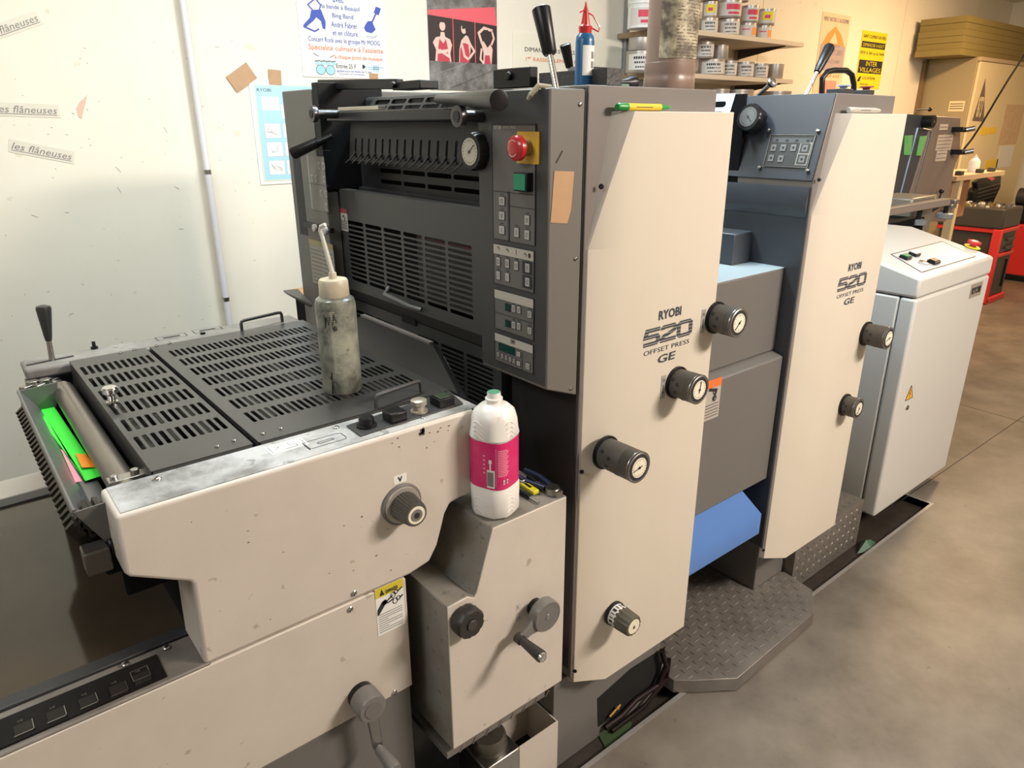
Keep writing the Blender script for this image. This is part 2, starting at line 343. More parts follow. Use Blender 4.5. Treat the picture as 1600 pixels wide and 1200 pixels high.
def d2(b):   # photo poster, three models
    b.rect(0, 1, .0, .26, 2); b.rect(.0, 1, .66, 1, 2)
    b.rect(0, 1, .26, .66, 3)
    b.poly([(.0, .66), (1, .62), (.97, .79), (.0, .70)], 4)
    E = lambda cx, cy, a, c_: [(cx+a*cos(q), cy+c_*sin(q)) for q in [2*pi*i/14 for i in range(14)]]
    # facing, arms folded
    b.poly([(.08, .26), (.10, .37), (.06, .43), (.10, .47), (.16, .48), (.17, .52), (.22, .52), (.23, .48), (.30, .46), (.32, .42), (.29, .37), (.31, .26)], 6)
    b.poly([(.11, .26), (.12, .36), (.15, .46), (.20, .42), (.24, .46), (.27, .36), (.29, .26)], 5, .0008)
    b.line([(.07, .43), (.13, .34), (.27, .36)], 6, .014, .001); b.line([(.31, .42), (.27, .31), (.14, .36)], 6, .013, .0012)
    b.poly(E(.195, .575, .042, .045), 6, .0009); b.poly([(.15, .58), (.16, .62), (.195, .635), (.235, .62), (.24, .58), (.22, .605), (.17, .605)], 3, .0011)
    # profile, hand on hip
    b.poly([(.42, .26), (.43, .38), (.46, .46), (.50, .49), (.53, .51), (.56, .50), (.60, .44), (.59, .36), (.57, .26)], 6)
    b.poly([(.43, .26), (.44, .38), (.49, .44), (.56, .43), (.58, .34), (.57, .26)], 5, .0008)
    b.line([(.58, .44), (.65, .37), (.57, .30)], 6, .011, .001); b.line([(.47, .42), (.50, .32), (.56, .29)], 6, .012, .0012)
    b.poly(E(.50, .565, .040, .045), 6, .0009); b.poly([(.48, .56), (.47, .61), (.51, .635), (.56, .61), (.56, .54), (.53, .53), (.52, .57)], 3, .0011)
    # head down, arm over the head
    b.poly([(.78, .26), (.79, .36), (.76, .44), (.80, .48), (.88, .47), (.93, .40), (.91, .26)], 6)
    b.poly([(.80, .26), (.81, .34), (.88, .34), (.90, .26)], 5, .0008)
    b.line([(.77, .44), (.72, .54), (.80, .59), (.93, .57)], 6, .013, .001); b.line([(.92, .57), (.95, .50), (.91, .44)], 6, .011, .001); b.line([(.76, .40), (.74, .30), (.79, .26)], 6, .011, .001)
    b.poly([(.79, .47), (.80, .55), (.85, .58), (.90, .54), (.90, .45), (.85, .41)], 3, .0013)
    for u in (.345, .665): b.line([(u, .26), (u, .66)], 4, .004)
    b.line([(.0, .12), (.55, .26)], 0, .002); b.line([(.3, .02), (1, .22)], 3, .002); b.line([(.1, .8), (.7, .95)], 0, .006); b.line([(.2, .86), (.9, .90)], 3, .004)
sheet('fashion_poster', 'dark poster with three red toned photos of a posing model under a pink band', 'poster', [(666, -35), (775, -30), (776, 142), (671, 141)],
      [mat('poster_grey', (.30, .29, .28), .4), PBLUE, mat('poster_wood_grey', (.10, .095, .09), .3, dirt=1, dcol=(.32, .31, .30), scale=14), mat('poster_dark', (.03, .02, .022), .3), mat('poster_pink', (.75, .12, .15), .4), mat('poster_vest', (.50, .05, .08), .4), mat('poster_skin', (.75, .52, .45), .5)], d2)

def d3(b):
    b.txt('DIMANCHE 10 MARS', .10, .60, .095, .44, 1); b.txt('1ᵉʳ RASSEMBLEMENT INTER', .11, .40, .085, .55, 2)
sheet('rally_notice', 'cream notice reading DIMANCHE behind the black levers', 'notice', [(800, 55), (970, 60), (970, 128), (800, 125)], [mat('notice_cream', (.78, .74, .62), .7), CHAR, PORG], d3)

def d4(b):   # operating chart in a plastic sleeve
    b.rect(.03, 1, .03, .97, 4)
    b.rect(.045, .98, .045, .955, 1, .0004)
    b.txt('RYOBI', .06, .895, .030, .12, 2)
    b.rect(.09, .24, .72, .85, 3, .0006)
    for r in range(4):
        for c in range(5):
            if r == 0 and c == 0: continue
            u0 = .09+c*.160; v0 = (.64, .455, .275, .095)[r]
            b.rect(u0, u0+.138, v0, v0+.14, 0, .0006); b.frame(u0, u0+.138, v0, v0+.14, 2)
            random.seed(r*9+c)
            for _k in range(2): b.line([(u0+.015+.105*random.random(), v0+.02+.09*random.random()) for _ in range(4)], 5, .0012, .0012)
    for u in (.52, .55, .76, .80): b.rect(u, u+.02, .88, .90, 2, .0007)
sheet('press_instruction_chart', 'pale blue illustrated press instruction chart in a clear plastic sleeve', 'chart', [(391, 131), (565, 125), (565, 283), (404, 286)],
      [PAPER, mat('chart_blue', (.40, .66, .80), .25), CHAR, mat('chart_pinkish', (.70, .66, .72), .5), mat('plastic_sleeve_film', (.66, .70, .62), .2), mat('chart_sketch', (.25, .25, .32), .6)], d4)

def d5(b):
    b.rect(.05, .95, .30, .62, 2); b.poly([(.1, .62), (.9, .62), (.75, .75), (.5, .85), (.25, .75)], 3); b.poly([(.35, .64), (.65, .64), (.5, .78)], 0, .001)
    b.txt('VIENT NOTER 12 ACADEMIE', .05, .90, .05, .9, 1); b.txt('Dimanche', .28, .60, .05, .45, 1); b.txt('29 AOUT 2001', .15, .50, .07, .7, 1); b.txt('SAMEDI ET LUNDI', .2, .40, .04, .6, 1)
    b.rect(.2, .8, .02, .18, 4); b.txt('DIMANCHE AOUT', .1, .22, .04, .8, 3)
sheet('fete_poster', 'faded orange and violet fair poster left of the yellow one', 'poster', [(1284, 18), (1328, 25), (1312, 150), (1270, 146)],
      [mat('poster_peach', (.76, .60, .42), .6), mat('poster_greyblue', (.20, .20, .26), .6), mat('poster_violet', (.42, .34, .36), .6), mat('poster_tangerine', (.85, .32, .08), .6), mat('poster_salmon', (.78, .30, .24), .6)], d5)
def d6(b):
    b.txt('SAINT-CLEMENT-DE-VERS', .05, .88, .055, .9); b.rect(.03, .97, .71, .82, 1); b.txt('DIMANCHE 4 AOUT', .08, .73, .06, .84, 0, lift=.0015)
    b.txt('FÊTE A 20H et du PAIN', .03, .60, .06, .94); b.rect(.03, .97, .27, .50, 1); b.txt('INTER', .30, .40, .08, .45, 0, lift=.0015); b.txt('VILLAGES', .08, .29, .08, .84, 0, lift=.0015)
    b.txt('LOCATION', .25, .16, .05, .5); b.poly([(.05, .12), (.15, .12), (.2, .22), (.12, .2)], 1); b.txt('Soirée', .2, .06, .04, .3)
sheet('village_games_poster', 'bright yellow poster with black bands reading INTER VILLAGES', 'poster', [(1347, 47), (1384, 52), (1375, 140), (1335, 137)], [YELB, CHAR], d6)

def tape(pc, w, h, ang, label, grp='brown tape pieces on the wall', m=TAPE, Yp=None, nm='tape_piece', rough=True):
    c = aY(*pc, WY) if Yp is None else aY(*pc, Yp); q = radians(ang); u = X*cos(q)+Z*sin(q); v = -X*sin(q)+Z*cos(q)
    b = MB(); b.obox(Vector((c.x, (WY if Yp is None else Yp)-.006, c.z)), u, v, Y, -w/2, w/2, -h/2, h/2, 0, .0015); return tag(b.build(nm, m, smooth=False), label, 'tape')
tape((377, 121), .105, .068, 33, 'tilted brown tape piece on the wall beside the chart corner')
tape((429, 121), .053, .058, -3, 'square brown tape holding the top edge of the blue chart')
tape((583, 120), .045, .028, -2, 'brown tape at the bottom edge of the concert poster')
def clear(pc, w, h, ang, s, label):
    c = aY(*pc, WY); q = radians(ang); u = X*cos(q)+Z*sin(q); v = -X*sin(q)+Z*cos(q); o = Vector((c.x, WY-.0015, c.z))
    b = MB(); b.obox(o, u, v, Y, -w/2, w/2, -h/2, h/2, 0, .001)
    b.mat(1); b.text(s, o-u*w*.46-v*h*.22, u, v, size=h*.52, width=w*.92, shear=.25, lift=.0006)
    b.obox(o-Y*.0005, u, v, Y, -w*.46, w*.46, -h*.33, -h*.28, 0, .0003)
    return tag(b.build('paper_strip', [mat('yellowed_clear_tape', (.70, .66, .57), .35), mat('grey_ink', (.22, .20, .20), .6)], smooth=False), label, 'label')
clear((18, 42), .19, .042, 22, 'les flâneuses', 'crumpled clear strip, highest of the les flâneuses strips')
clear((42, 172), .195, .044, -2, 'les flâneuses', 'level clear strip reading les flâneuses, middle one on the wall')
clear((66, 237), .195, .044, -14, 'les flâneuses', 'sloping clear strip reading les flâneuses, lowest on the wall')
b = MB(); P = [aY(*p, WY-.001) for p in [(136, 148), (134, 160), (130, 174), (128, 186), (123, 183), (119, 170), (124, 160), (130, 155)]]; b.prism(P, (0, .001, 0))
tag(b.build('paint_chip', mat('pink_primer', (.70, .47, .38), .7), smooth=False), 'small pink patch of bare plaster on the wall', 'patch')
# scuffs
random.seed(3)
b = MB()
for i in range(70):
    p = aY(random.uniform(0, 440), random.uniform(60, 560), WY-.0008); L = random.uniform(.002, .014) if i % 5 == 0 else random.uniform(.001, .004); q = random.uniform(-1.2, .6)
    u = X*cos(q)+Z*sin(q); v = -X*sin(q)+Z*cos(q); b.obox(p, u, v, Y, -L, L, -.0008, .0008, 0, .0006)
o = b.build('trim_9', mat('wall_scuff', (.28, .26, .22), .8), smooth=False); struct(o)
# ============================================================ DELIVERY UNIT
FY = 1.0; BY = 1.905; TZ = .995; JZ = .703; PZ = .44
dl = thing('delivery_unit', 'beige delivery end of the press with two slotted grates on top', 'printing press', (.35, FY, -.03))
# lower body
b = MB(); b.box(-.75, .556, FY, FY+.02, PZ+.002, JZ-.006)
b.build('lower_front_panel', COVER, dl, bevel=.003)
b = MB(); b.box(-.75, .553, FY+.006, FY+.02, -.028, PZ-.002); b.build('grey_kick_panel', GREY, dl, bevel=.002)
b = MB(); b.box(-.75, .545, FY+.022, BY-.01, -.025, JZ-.06); b.build('inner_frame', BLACKM, dl)
# ledge on top of the lower body
b = MB(); b.box(-.75, .20, FY+.001, FY+.09, JZ-.02, JZ-.002); b.build('top_ledge', mat('ledge_grimy_metal', (.19, .17, .15), .5, dirt=.7, dcol=(.06, .05, .045), scale=12), dl, bevel=.003)
b = MB(); b.box(-.75, .137, FY+.010, FY+.070, JZ-.002, JZ+.0015); b.mat(1)
for px, py in ((37, 1138), (88, 1117), (138, 1096), (185, 1077), (222, 1059)):
    c = aZ(px, py, JZ+.0015); s = .011
    b.mat(1); b.box(c.x-s, c.x+s, c.y-s, c.y+s, JZ+.0015, JZ+.003); b.mat(2); b.box(c.x-s-.001, c.x+s+.001, c.y-s-.0015, c.y-s, JZ+.0015, JZ+.0035); b.box(c.x+s, c.x+s+.001, c.y-s-.0015, c.y+s, JZ+.0015, JZ+.0035)
    b.mat(3); b.text('+0', c+Vector((-.006, .016, 0)), X, Y, size=.005)
b.mat(3); b.stroke([(.094, FY+.026), (.118, FY+.026), (.118, FY+.050), (.094, FY+.050)], .001, lambda a, c: Vector((a, c, JZ+.0034)), True)
b.build('button_strip', [mat('strip_black', (.008, .007, .007), .5, dirt=.4, dcol=(.025, .02, .017), scale=20, spec=.15), mat('strip_button', (.02, .018, .016), .4, spec=.2), STEEL, mat('strip_print', (.14, .12, .10), .6)], dl)
for px, py in ((260, 1012), (196, 1038)): screw(aZ(px, py, JZ), Z, dl, .006)
# glossy lid & frame
b = MB(); b.box(-.75, .24, FY+.118, 1.79, JZ-.014, JZ-.004); b.build('glossy_lid', GLASS, dl)
b = MB(); b.box(-.75, .25, FY+.092, FY+.118, JZ-.02, JZ+.001); b.build('lid_frame', DARK, dl, bevel=.002)
b = MB(); b.box(-.75, .25, 1.79, 1.83, JZ-.02, JZ+.001); b.build('lid_frame', DARK, dl, bevel=.002)
b = MB(); b.box(-.75, .25, 1.832, BY+.03, JZ-.05, JZ+.002); b.build('rear_ledge', COVER, dl, bevel=.003)
# front side cover
def cv(px, py): return aY(px, py, FY)
pts = [cv(181, 811), cv(737, 640), cv(742, 640), cv(737, 772), cv(720, 778), cv(704, 787), cv(696, 803), cv(690, 828), cv(684, 852), cv(672, 878), cv(655, 889)]
z = cv(400, 1005).z
xs = [p.x for p in pts]
pts[0].z = TZ; pts[1].z = TZ; pts[2].z = TZ
pts += [Vector((cv(640, 897).x, FY, z)), Vector((cv(319, 1033).x, FY, z)), cv(302, 915), cv(297, 910), cv(203, 903), cv(196, 898)]
for p in pts: p.y = FY
b = MB(); b.prism(pts, (0, .105, 0)); cover = b.build('side_cover', [COVER], dl, bevel=.006, seg=3)
b = MB(); b.box(.123, .738, FY+.007, FY+.100, TZ, TZ+.0012); b.build('worn_top_strip', STRIPT, dl)
b = MB()
random.seed(5)
for i in range(46):
    p = cv(random.gauss(640, 40) if i < 26 else random.uniform(230, 620), random.gauss(672, 12) if i < 26 else random.uniform(800, 1000)); r = random.uniform(.0004, .0012)
    if .12 < p.x < .70 and .72 < p.z < .985 and (p.x > .21 or p.z > .92): b.obox(p, X, Z, Y, -r*1.6, r*1.6, -r, r, -.0008, 0)
c = cv(659, 674); 
for i in range(22): b.box(c.x-.007+.014*random.random(), c.x-.003+.010*random.random(), FY-.0009, FY, c.z-.008+.016*random.random(), c.z-.008+.016*random.random())
b.build('scuff_marks', mat('dark_scuff', (.16, .135, .115), .7), dl, smooth=False)
# rear side cover
b = MB(); b.prism([(.10, BY, TZ), (.745, BY, TZ), (.745, BY, JZ), (.18, BY, JZ), (.18, BY, .86), (.11, BY, .90)], (0, -.092, 0)); b.build('rear_side_cover', mat('grimy_rear_cover', (.27, .25, .23), .5, dirt=.8, dcol=(.09, .08, .075), scale=9, spots=2), dl, bevel=.008, seg=3)
b = MB(); b.mat(0)
p, q = aZ(41, 571, TZ+.001), aZ(115, 556, TZ+.001); d = (q-p).normalized(); b.obox(p, d, Z.cross(d), Z, 0, (q-p).length, -.003, .003, 0, .001)
for pc in ((268, 526), (324, 515)):
    c = aZ(*pc, TZ+.001); b.stroke([(c.x-.035, c.y-.016), (c.x+.035, c.y-.016), (c.x+.035, c.y+.016), (c.x-.035, c.y+.016)], .0015, lambda a, e: Vector((a, e, TZ+.0014)), True); b.obox(c, X, Y, Z, -.02, .02, -.002, .002, 0, .0006)
b.build('slot_and_marks', CHAR, dl, smooth=False)
b = MB(); p = aZ(148, 545, TZ); b.cyl(p, p+Z*.018, .004); b.lathe(p, Z, [(0, .008), (.006, .008)], 6); b.build('bolt', BLACK, dl)
p = aZ(317, 522, TZ); b = MB(); b.lathe(p, Z, [(0, .007), (.005, .006)], 12); b.build('bolt', BLACK, dl)
# rear lever
p = aZ(81, 563, TZ); t = aY(67, 476, p.y); m_ = p+(t-p)*.42
b = MB(); b.cyl(p-Z*.02, m_, .0065, .0055, 14); b.mat(1); d = (t-p).normalized(); b.lathe(m_-d*.008, d, [(0, .0065), (.012, .0085), ((t-m_).length*.98, .0155), ((t-m_).length*1.06, .014), ((t-m_).length*1.1, .004)], 18)
b.build('lever', [STEEL, mat('lever_grip_black', (.03, .03, .03), .35)], dl)
# black frame under grates
b = MB(); b.box(.20, .76, FY+.10, BY-.09, JZ+.02, JZ+.05); b.build('well_floor', VOID, dl)
b = MB(); b.box(.196, .20, FY+.11, BY-.093, JZ, TZ-.002); b.build('well_end', BLACKM, dl)
for k in range(9):
    x = .23+.06*k; b = MB(); b.cyl((x, FY+.12, .93-.01*(k % 3)), (x, BY-.11, .93-.01*(k % 3)), .012 if k % 2 else .02, n=12); b.build('inner_roller', mat('dim_roller', (.10, .095, .09), .3, .6), dl)
# grates
def grate(x0, x1, ncol, drop, nm):
    y0, y1 = FY+.105, BY-.095; zt = TZ+.004
    W, D = x1-x0, y1-y0
    rows = []; nr = 6 if drop else 7; m0 = .075; m1 = .055; rp = (D-m0-m1)/nr
    rows = [(m0+rp*j+rp*.20, m0+rp*(j+1)-rp*.12) for j in range(nr)]
    cols = []; cm = .022 if not drop else .006; cp = (W-2*cm)/ncol
    cols = [(cm+cp*i+cp*.22, cm+cp*(i+1)-cp*.20) for i in range(ncol)]
    b = MB(); b.slots((x0, y0, zt), X, Y, Z, W, D, cols, rows, t=.002)
    b.prism([(x0, y0, zt), (x1, y0, zt), (x1, y0, zt-.012), (x0, y0, zt-.012)], (0, .002, 0)); b.box(x1-.002, x1, y0, y1, zt-.012, zt-.0005); b.box(x0, x1, y1-.002, y1, zt-.012, zt-.0005)
    if drop: b.prism([(x0, y0, zt-.0001), (x0-.004, y0, zt-.07), (x0-.002, y0, zt-.07), (x0+.002, y0, zt-.0001)], (0, D, 0))
    else: b.box(x0, x0+.002, y0, y1, zt-.012, zt-.0005)
    return b.build(nm, GRATE, dl)
g1 = grate(.187, .345, 11, True, 'small_slotted_grate'); g2 = grate(.355, .742, 27, False, 'large_slotted_grate')
for pc in ((340, 698), (366, 689), (188, 552), (210, 547)): screw(aZ(*pc, TZ+.004), Z, g1, .004)
for pc in ((245, 541), (265, 537), (411, 678), (439, 670)): screw(aZ(*pc, TZ+.004), Z, g2, .004)
c = aZ(176, 630, TZ+.004); b = MB(); b.lathe(c, Z, [(0, .011), (.004, .011), (.006, .007), (.016, .007), (.022, .014), (.03, .0145), (.033, .012)], 20); b.build('chrome_knob', CHROME, g1)
for (pa, pb, n_) in (((378, 516), (441, 501), 0), ((588, 637), (658, 612), 1)):
    p, q = aZ(*pa, TZ+.004), aZ(*pb, TZ+.004); h = Z*.024; r = .006
    d = (q-p).normalized()
    b = MB(); b.tube([p-Z*.004, p+h*.7, p+h*.93+d*r*.4, p+h+d*r*1.6, q+h-d*r*1.6, q+h*.93-d*r*.4, q+h*.7, q-Z*.004], .004, 10); b.build('wire_handle', GUARD, g2)
# labels & buttons on the front top strip
b = MB(); c = aZ(448, 697, TZ+.0012); b.obox(c, X, Y, Z, -.032, .032, -.017, .017, 0, .0006); b.mat(1)
b.stroke([(c.x-.028, c.y-.013), (c.x+.028, c.y-.013), (c.x+.028, c.y+.013), (c.x-.028, c.y+.013)], .0008, lambda a, e: Vector((a, e, TZ+.0022)), True)
b.stroke([(c.x-.005, c.y-.010), (c.x+.015, c.y-.010), (c.x+.015, c.y-.002), (c.x+.005, c.y-.002), (c.x+.005, c.y+.010)], .001, lambda a, e: Vector((a, e, TZ+.0022))); b.stroke([(c.x-.02, c.y-.004), (c.x-.012, c.y+.004), (c.x-.02, c.y+.010)], .001, lambda a, e: Vector((a, e, TZ+.0022)))
b.build('paper_label', [PAPER, CHAR], dl, smooth=False)
b = MB(); c = aZ(509, 689, TZ+.0012)
b.stroke([(c.x-.03, c.y-.014), (c.x+.03, c.y-.014), (c.x+.034, c.y-.008), (c.x+.034, c.y+.012), (c.x+.028, c.y+.016), (c.x-.034, c.y+.016), (c.x-.034, c.y-.010)], .0012, lambda a, e: Vector((a, e, TZ+.0018)), True)
b.stroke([(c.x-.012, c.y-.003), (c.x+.012, c.y-.003), (c.x+.015, c.y), (c.x+.012, c.y+.003), (c.x-.012, c.y+.003), (c.x-.015, c.y)], .0012, lambda a, e: Vector((a, e, TZ+.0018)), True); b.box(c.x-.036, c.x-.034, c.y-.016, c.y+.016, TZ+.001, TZ+.002)
b.build('printed_symbol', CHAR, dl, smooth=False)
screw(aZ(245, 749, TZ+.001), Z, dl, .007, CHROME); screw(aZ(525, 669, TZ+.001), Z, dl, .006, CHROME)
for pc in ((661, 654),): screw(aZ(*pc, TZ+.001), Z, dl, .004, CHROME)
cs = [aZ(*p, TZ+.001) for p in ((541, 667), (563, 683), (724, 632), (702, 612))]
b = MB(); b.prism(cs, (0, 0, .003)); plate = b.build('button_plate', DARK, dl, bevel=.001)
c = aZ(573, 665, TZ+.004); b = MB(); b.lathe(c, Z, [(0, .018), (.003, .018), (.004, .014), (.016, .0135), (.018, .011)], 22); b.build('round_black_button', BLACK, plate)
c = aZ(617, 655, TZ+.004); b = MB(); b.box(c.x-.017, c.x+.017, c.y-.017, c.y+.017, TZ+.004, TZ+.022); b.build('square_black_button', BLACK, plate, bevel=.003)
c = aZ(655, 643, TZ+.004); b = MB(); b.lathe(c, Z, [(0, .016), (.003, .016), (.004, .011), (.013, .011), (.015, .015), (.023, .015), (.025, .011)], 22); b.build('silver_ivory_button', mat('ivory_metal_button', (.45, .41, .34), .3, .5), plate)
c = aZ(691, 631, TZ+.004); b = MB(); b.box(c.x-.017, c.x+.017, c.y-.017, c.y+.017, TZ+.004, TZ+.020); b.mat(1).box(c.x-.013, c.x+.013, c.y-.013, c.y+.013, TZ+.02, TZ+.022); b.build('square_green_button', [BLACK, mat('dull_green', (.03, .045, .025), .4)], plate, bevel=.002)
# V dial
c = cv(627, 787); vd = MB()
vd.lathe((c.x, FY, c.z), -Y, [(0, .040), (.004, .040), (.006, .036)], 36); vd.mat(1); vd.lathe((c.x, FY-.006, c.z), -Y, [(0, .0355), (.003, .0345)], 36)
dial = vd.build('v_dial_knob', [GREY, mat('satin_ring', (.42, .39, .35), .35, .4)], dl)
b = MB(); rs = []
for t, r in ((0, .026), (.004, .027), (.040, .022), (.044, .0205)):
    rs.append([Vector((c.x+(r+(.0012 if i % 2 else -.0008)*(t < .043))*cos(2*pi*i/60), FY-.008-t, c.z+(r+(.0012 if i % 2 else -.0008))*sin(2*pi*i/60))) for i in range(60)])
b.rings(rs); b.mat(1).lathe((c.x, FY-.0515, c.z), -Y, [(0, .017), (.0008, .017)], 28); b.mat(2).lathe((c.x, FY-.0523, c.z), -Y, [(0, .0115), (.001, .0115)], 24); b.mat(3).lathe((c.x, FY-.0533, c.z), -Y, [(0, .0055), (.0006, .0055)], 16)
b.build('ribbed_grip', [KNOB, DIAL, KNOBL, CHAR], dial)
b = MB(); c = decal_Y(b, 625, 748, FY, .026, .016, 0); b.mat(1).text('V', (c.x-.005, FY-.0008, c.z-.005), X, Z, size=.010, bold=.03); b.build('v_label', [PAPER, CHAR], dl, smooth=False)
# danger sticker
b = MB(); cc = [aY(*p, FY) for p in ((585, 922), (629, 906), (630, 975), (588, 996))]
x0, x1, z0, z1 = cc[0].x, cc[1].x, cc[3].z, cc[0].z
F = lambda u, v: Vector((x0+u*(x1-x0), FY-.0014, z0+v*(z1-z0)))
b.box(x0, x1, FY-.0008, FY, z0, z1); b.mat(1).box(x0, x1, FY-.0011, FY-.0006, z1-.2*(z1-z0), z1)
b.mat(2).text('DANGER', F(.36, .84), X, Z, size=.008, width=.026, bold=.03); b.add([F(.14, .83), F(.32, .83), F(.23, .96)], [(0, 1, 2)])
st = lambda pts, w=.0016: b.stroke([(x0+u*(x1-x0), z0+v*(z1-z0)) for u, v in pts], w, lambda a, e: Vector((a, FY-.0014, e)))
b.add([F(.02, .45), F(.08, .45), F(.30, .60), (F(.38, .66)), F(.34, .72), F(.22, .70), F(.04, .56)], [tuple(range(7))])
for (u, v, r) in ((.32, .66, .05), ): b.add([F(u+r*2*cos(q), v+r*sin(q)) for q in [2*pi*i/12 for i in range(12)]], [tuple(range(12))])
for (u, v, r) in ((.62, .74, .09), (.72, .78, .07), (.68, .60, .09), (.80, .63, .07)): st([(u+r*cos(2*pi*i/10), v+r*.62*sin(2*pi*i/10)) for i in range(11)])
st([(.40, .62), (.62, .66)], .003); st([(.42, .68), (.6, .74)], .003); st([(.8, .78), (.95, .83)], .003); st([(.84, .62), (.97, .66)], .003)
random.seed(2)
for i in range(9):
    v = .44-.047*i; st([(.05, v), (.05+(.86 if i not in (3, 6) else .35), v)], .0011)
b.build('danger_sticker', [PAPER, mat('sticker_yellow', (.62, .52, .04), .5), CHAR], dl, smooth=False)
for pc in ((553, 927), (547, 952), (616, 1082)): screw(aY(*pc, FY), -Y, dl, .006, CHROME)
# crank at the bottom
c = aY(563, 1084, FY); ck = MB(); ck.cyl((c.x, FY, c.z), (c.x, FY-.012, c.z), .026, n=28); ck.mat(1).lathe((c.x, FY-.012, c.z), -Y, [(0, .026), (.002, .028), (.034, .028), (.038, .026), (.0385, .019)], 30); ck.mat(2).lathe((c.x, FY-.0505, c.z), -Y, [(0, .017), (.0015, .017)], 26)
crank = ck.build('lower_crank', [BLACK, KNOBL, GREY], dl)
e = aY(587, 1155, FY-.036); hub = Vector((c.x, FY-.036, c.z)); dv = (Vector((e.x, FY-.036, e.z))-hub)
u = dv.normalized(); n_ = Y.cross(u)
b = MB(); b.prism([hub+u*.018+n_*.011, hub+u*.018-n_*.011, hub+u*.10-n_*.010, hub+u*.115-n_*.005, hub+u*.115+n_*.005, hub+u*.10+n_*.010], (0, -.007, 0)); b.build('crank_arm', STEEL, crank, bevel=.002)
g = hub+u*.105; b = MB(); b.lathe(g-Y*.004, -Y, [(0, .008), (.006, .008), (.007, .010), (.06, .0135), (.066, .011)], 20); b.build('crank_handle', KNOBL, crank)

# gear chain, tray and roller at the open end
b = MB(); b.cyl((.156, 1.13, .957), (.156, 1.735, .957), .0215, n=32); b.cyl((.156, 1.10, .957), (.156, 1.81, .957), .009, n=16); b.build('metal_roller', ROLLM, dl)
tl, tr, bl_, br_ = aZ(26, 612, .985), aZ(130, 790, .985), aZ(86, 600, .985), aZ(182, 745, .985)
yF, yB, xl = 1.075, 1.70, .074
b = MB(); b.prism([(xl, yF, .988), (xl+.003, yF, .988), (xl+.034, yF, .934), (xl+.060, yF, .930), (xl+.060, yF, .927), (xl+.032, yF, .931), (xl-.002, yF, .984)], (0, yB-yF, 0))
for y0, y1 in ((yF-.003, yF), (yB, yB+.003)): b.prism([(xl, y0, .985), (xl+.072, y0, .988), (xl+.058, y0, .926), (xl+.030, y0, .926)], (0, y1-y0, 0))
b.build('ink_tray', mat('tray_metal', (.20, .20, .205), .35, .6, dirt=.4, dcol=(.06, .05, .04), scale=9), dl)
b = MB()
b.prism([(.074, 1.10, .957), (.080, 1.10, .965), (.108, 1.10, .905), (.100, 1.10, .900)], (0, .60, 0))
for k in range(26):
    y = 1.10+k*.023
    b.add([(.074, y, .957), (.074, y+.013, .957), (.102, y+.013, .896), (.102, y, .896), (.061, y+.003, .946), (.061, y+.010, .946), (.089, y+.010, .888), (.089, y+.003, .888)], [(0, 1, 2, 3), (4, 7, 6, 5), (0, 4, 5, 1), (1, 5, 6, 2), (2, 6, 7, 3), (3, 7, 4, 0)])
b.build('toothed_chain', TEETH, dl)
q_ = aY(146, 808, 1.10)
b = MB(); b.lathe((q_.x, 1.085, q_.z), Y, [(0, .020), (.03, .020)], 12); b.mat(1).obox((q_.x+.012, 1.08, q_.z+.012), (.8, 0, -.6), Y, (.6, 0, .8), -.012, .012, -.004, .02, -.008, .010); b.mat(0)
for k in range(10):
    q = 2*pi*k/10; b.obox((q_.x+.019*cos(q), 1.085, q_.z+.019*sin(q)), (cos(q), 0, sin(q)), Y, (-sin(q), 0, cos(q)), -.003, .007, 0, .03, -.0035, .0035)
b.build('sprocket', [TEETH, mat('bracket_brown', (.10, .085, .075), .4, .4)], dl)
b = MB(); b.box(.10, .196, 1.12, BY-.12, .84, .90); b.box(.12, .196, FY+.108, 1.12, .80, .93); b.build('underside_block', BLACKM, dl, bevel=.004)
# paper in the tray (loose sheets)
# sensor cube
c = Vector((.104, 1.072, .862)); p = aY(147, 870, 1.072)
b = MB(); b.box(p.x-.014, p.x+.020, 1.055, 1.09, p.z-.022, p.z+.016); b.mat(1); b.cyl((p.x+.02, 1.075, p.z+.008), (p.x+.07, 1.075, p.z+.008), .014); b.build('sensor_block', [mat('oily_steel_block', (.11, .10, .09), .3, .5), BLACK], dl, bevel=.003)
b = MB(); p = aZ(201, 746, .975); b.obox(p, X, Y, Z, -.03, .03, -.012, .012, -.004, .004); b.cyl(p+X*.01-Z*.01, p+X*.01+Z*.012, .007, n=6); b.cyl(p-X*.02-Z*.03, p-X*.02+Z*.01, .006, n=8); b.build('bracket_bolts', STEEL, dl, bevel=.001)
b = MB(); 
for (px_, py_) in ((60, 590), (72, 600), (52, 603), (85, 585), (66, 578)):
    p = aZ(px_, py_, .965); b.cyl(p-Z*.03, p+Z*.012, .013, n=6); b.obox(p, Vector((.8, .6, 0)), Vector((-.6, .8, 0)), Z, -.028, .028, -.008, .008, -.01, .006)
b.build('rear_linkage', STEEL, dl, bevel=.001)
b = MB(); b.box(.10, .20, BY-.105, BY-.095, JZ, TZ-.02); b.build('end_plate', BLACKM, dl)
# chain guide inside the leg opening
b = MB(); 
for k in range(4): b.tube([(.15+.03*k, FY+.14+.02*k, .93), (.20+.03*k, FY+.14, .80), (.25+.02*k, FY+.13, JZ+.01)], .004)
b.build('chain_guides', mat('dim_guide', (.05, .045, .04), .3, .6), dl)
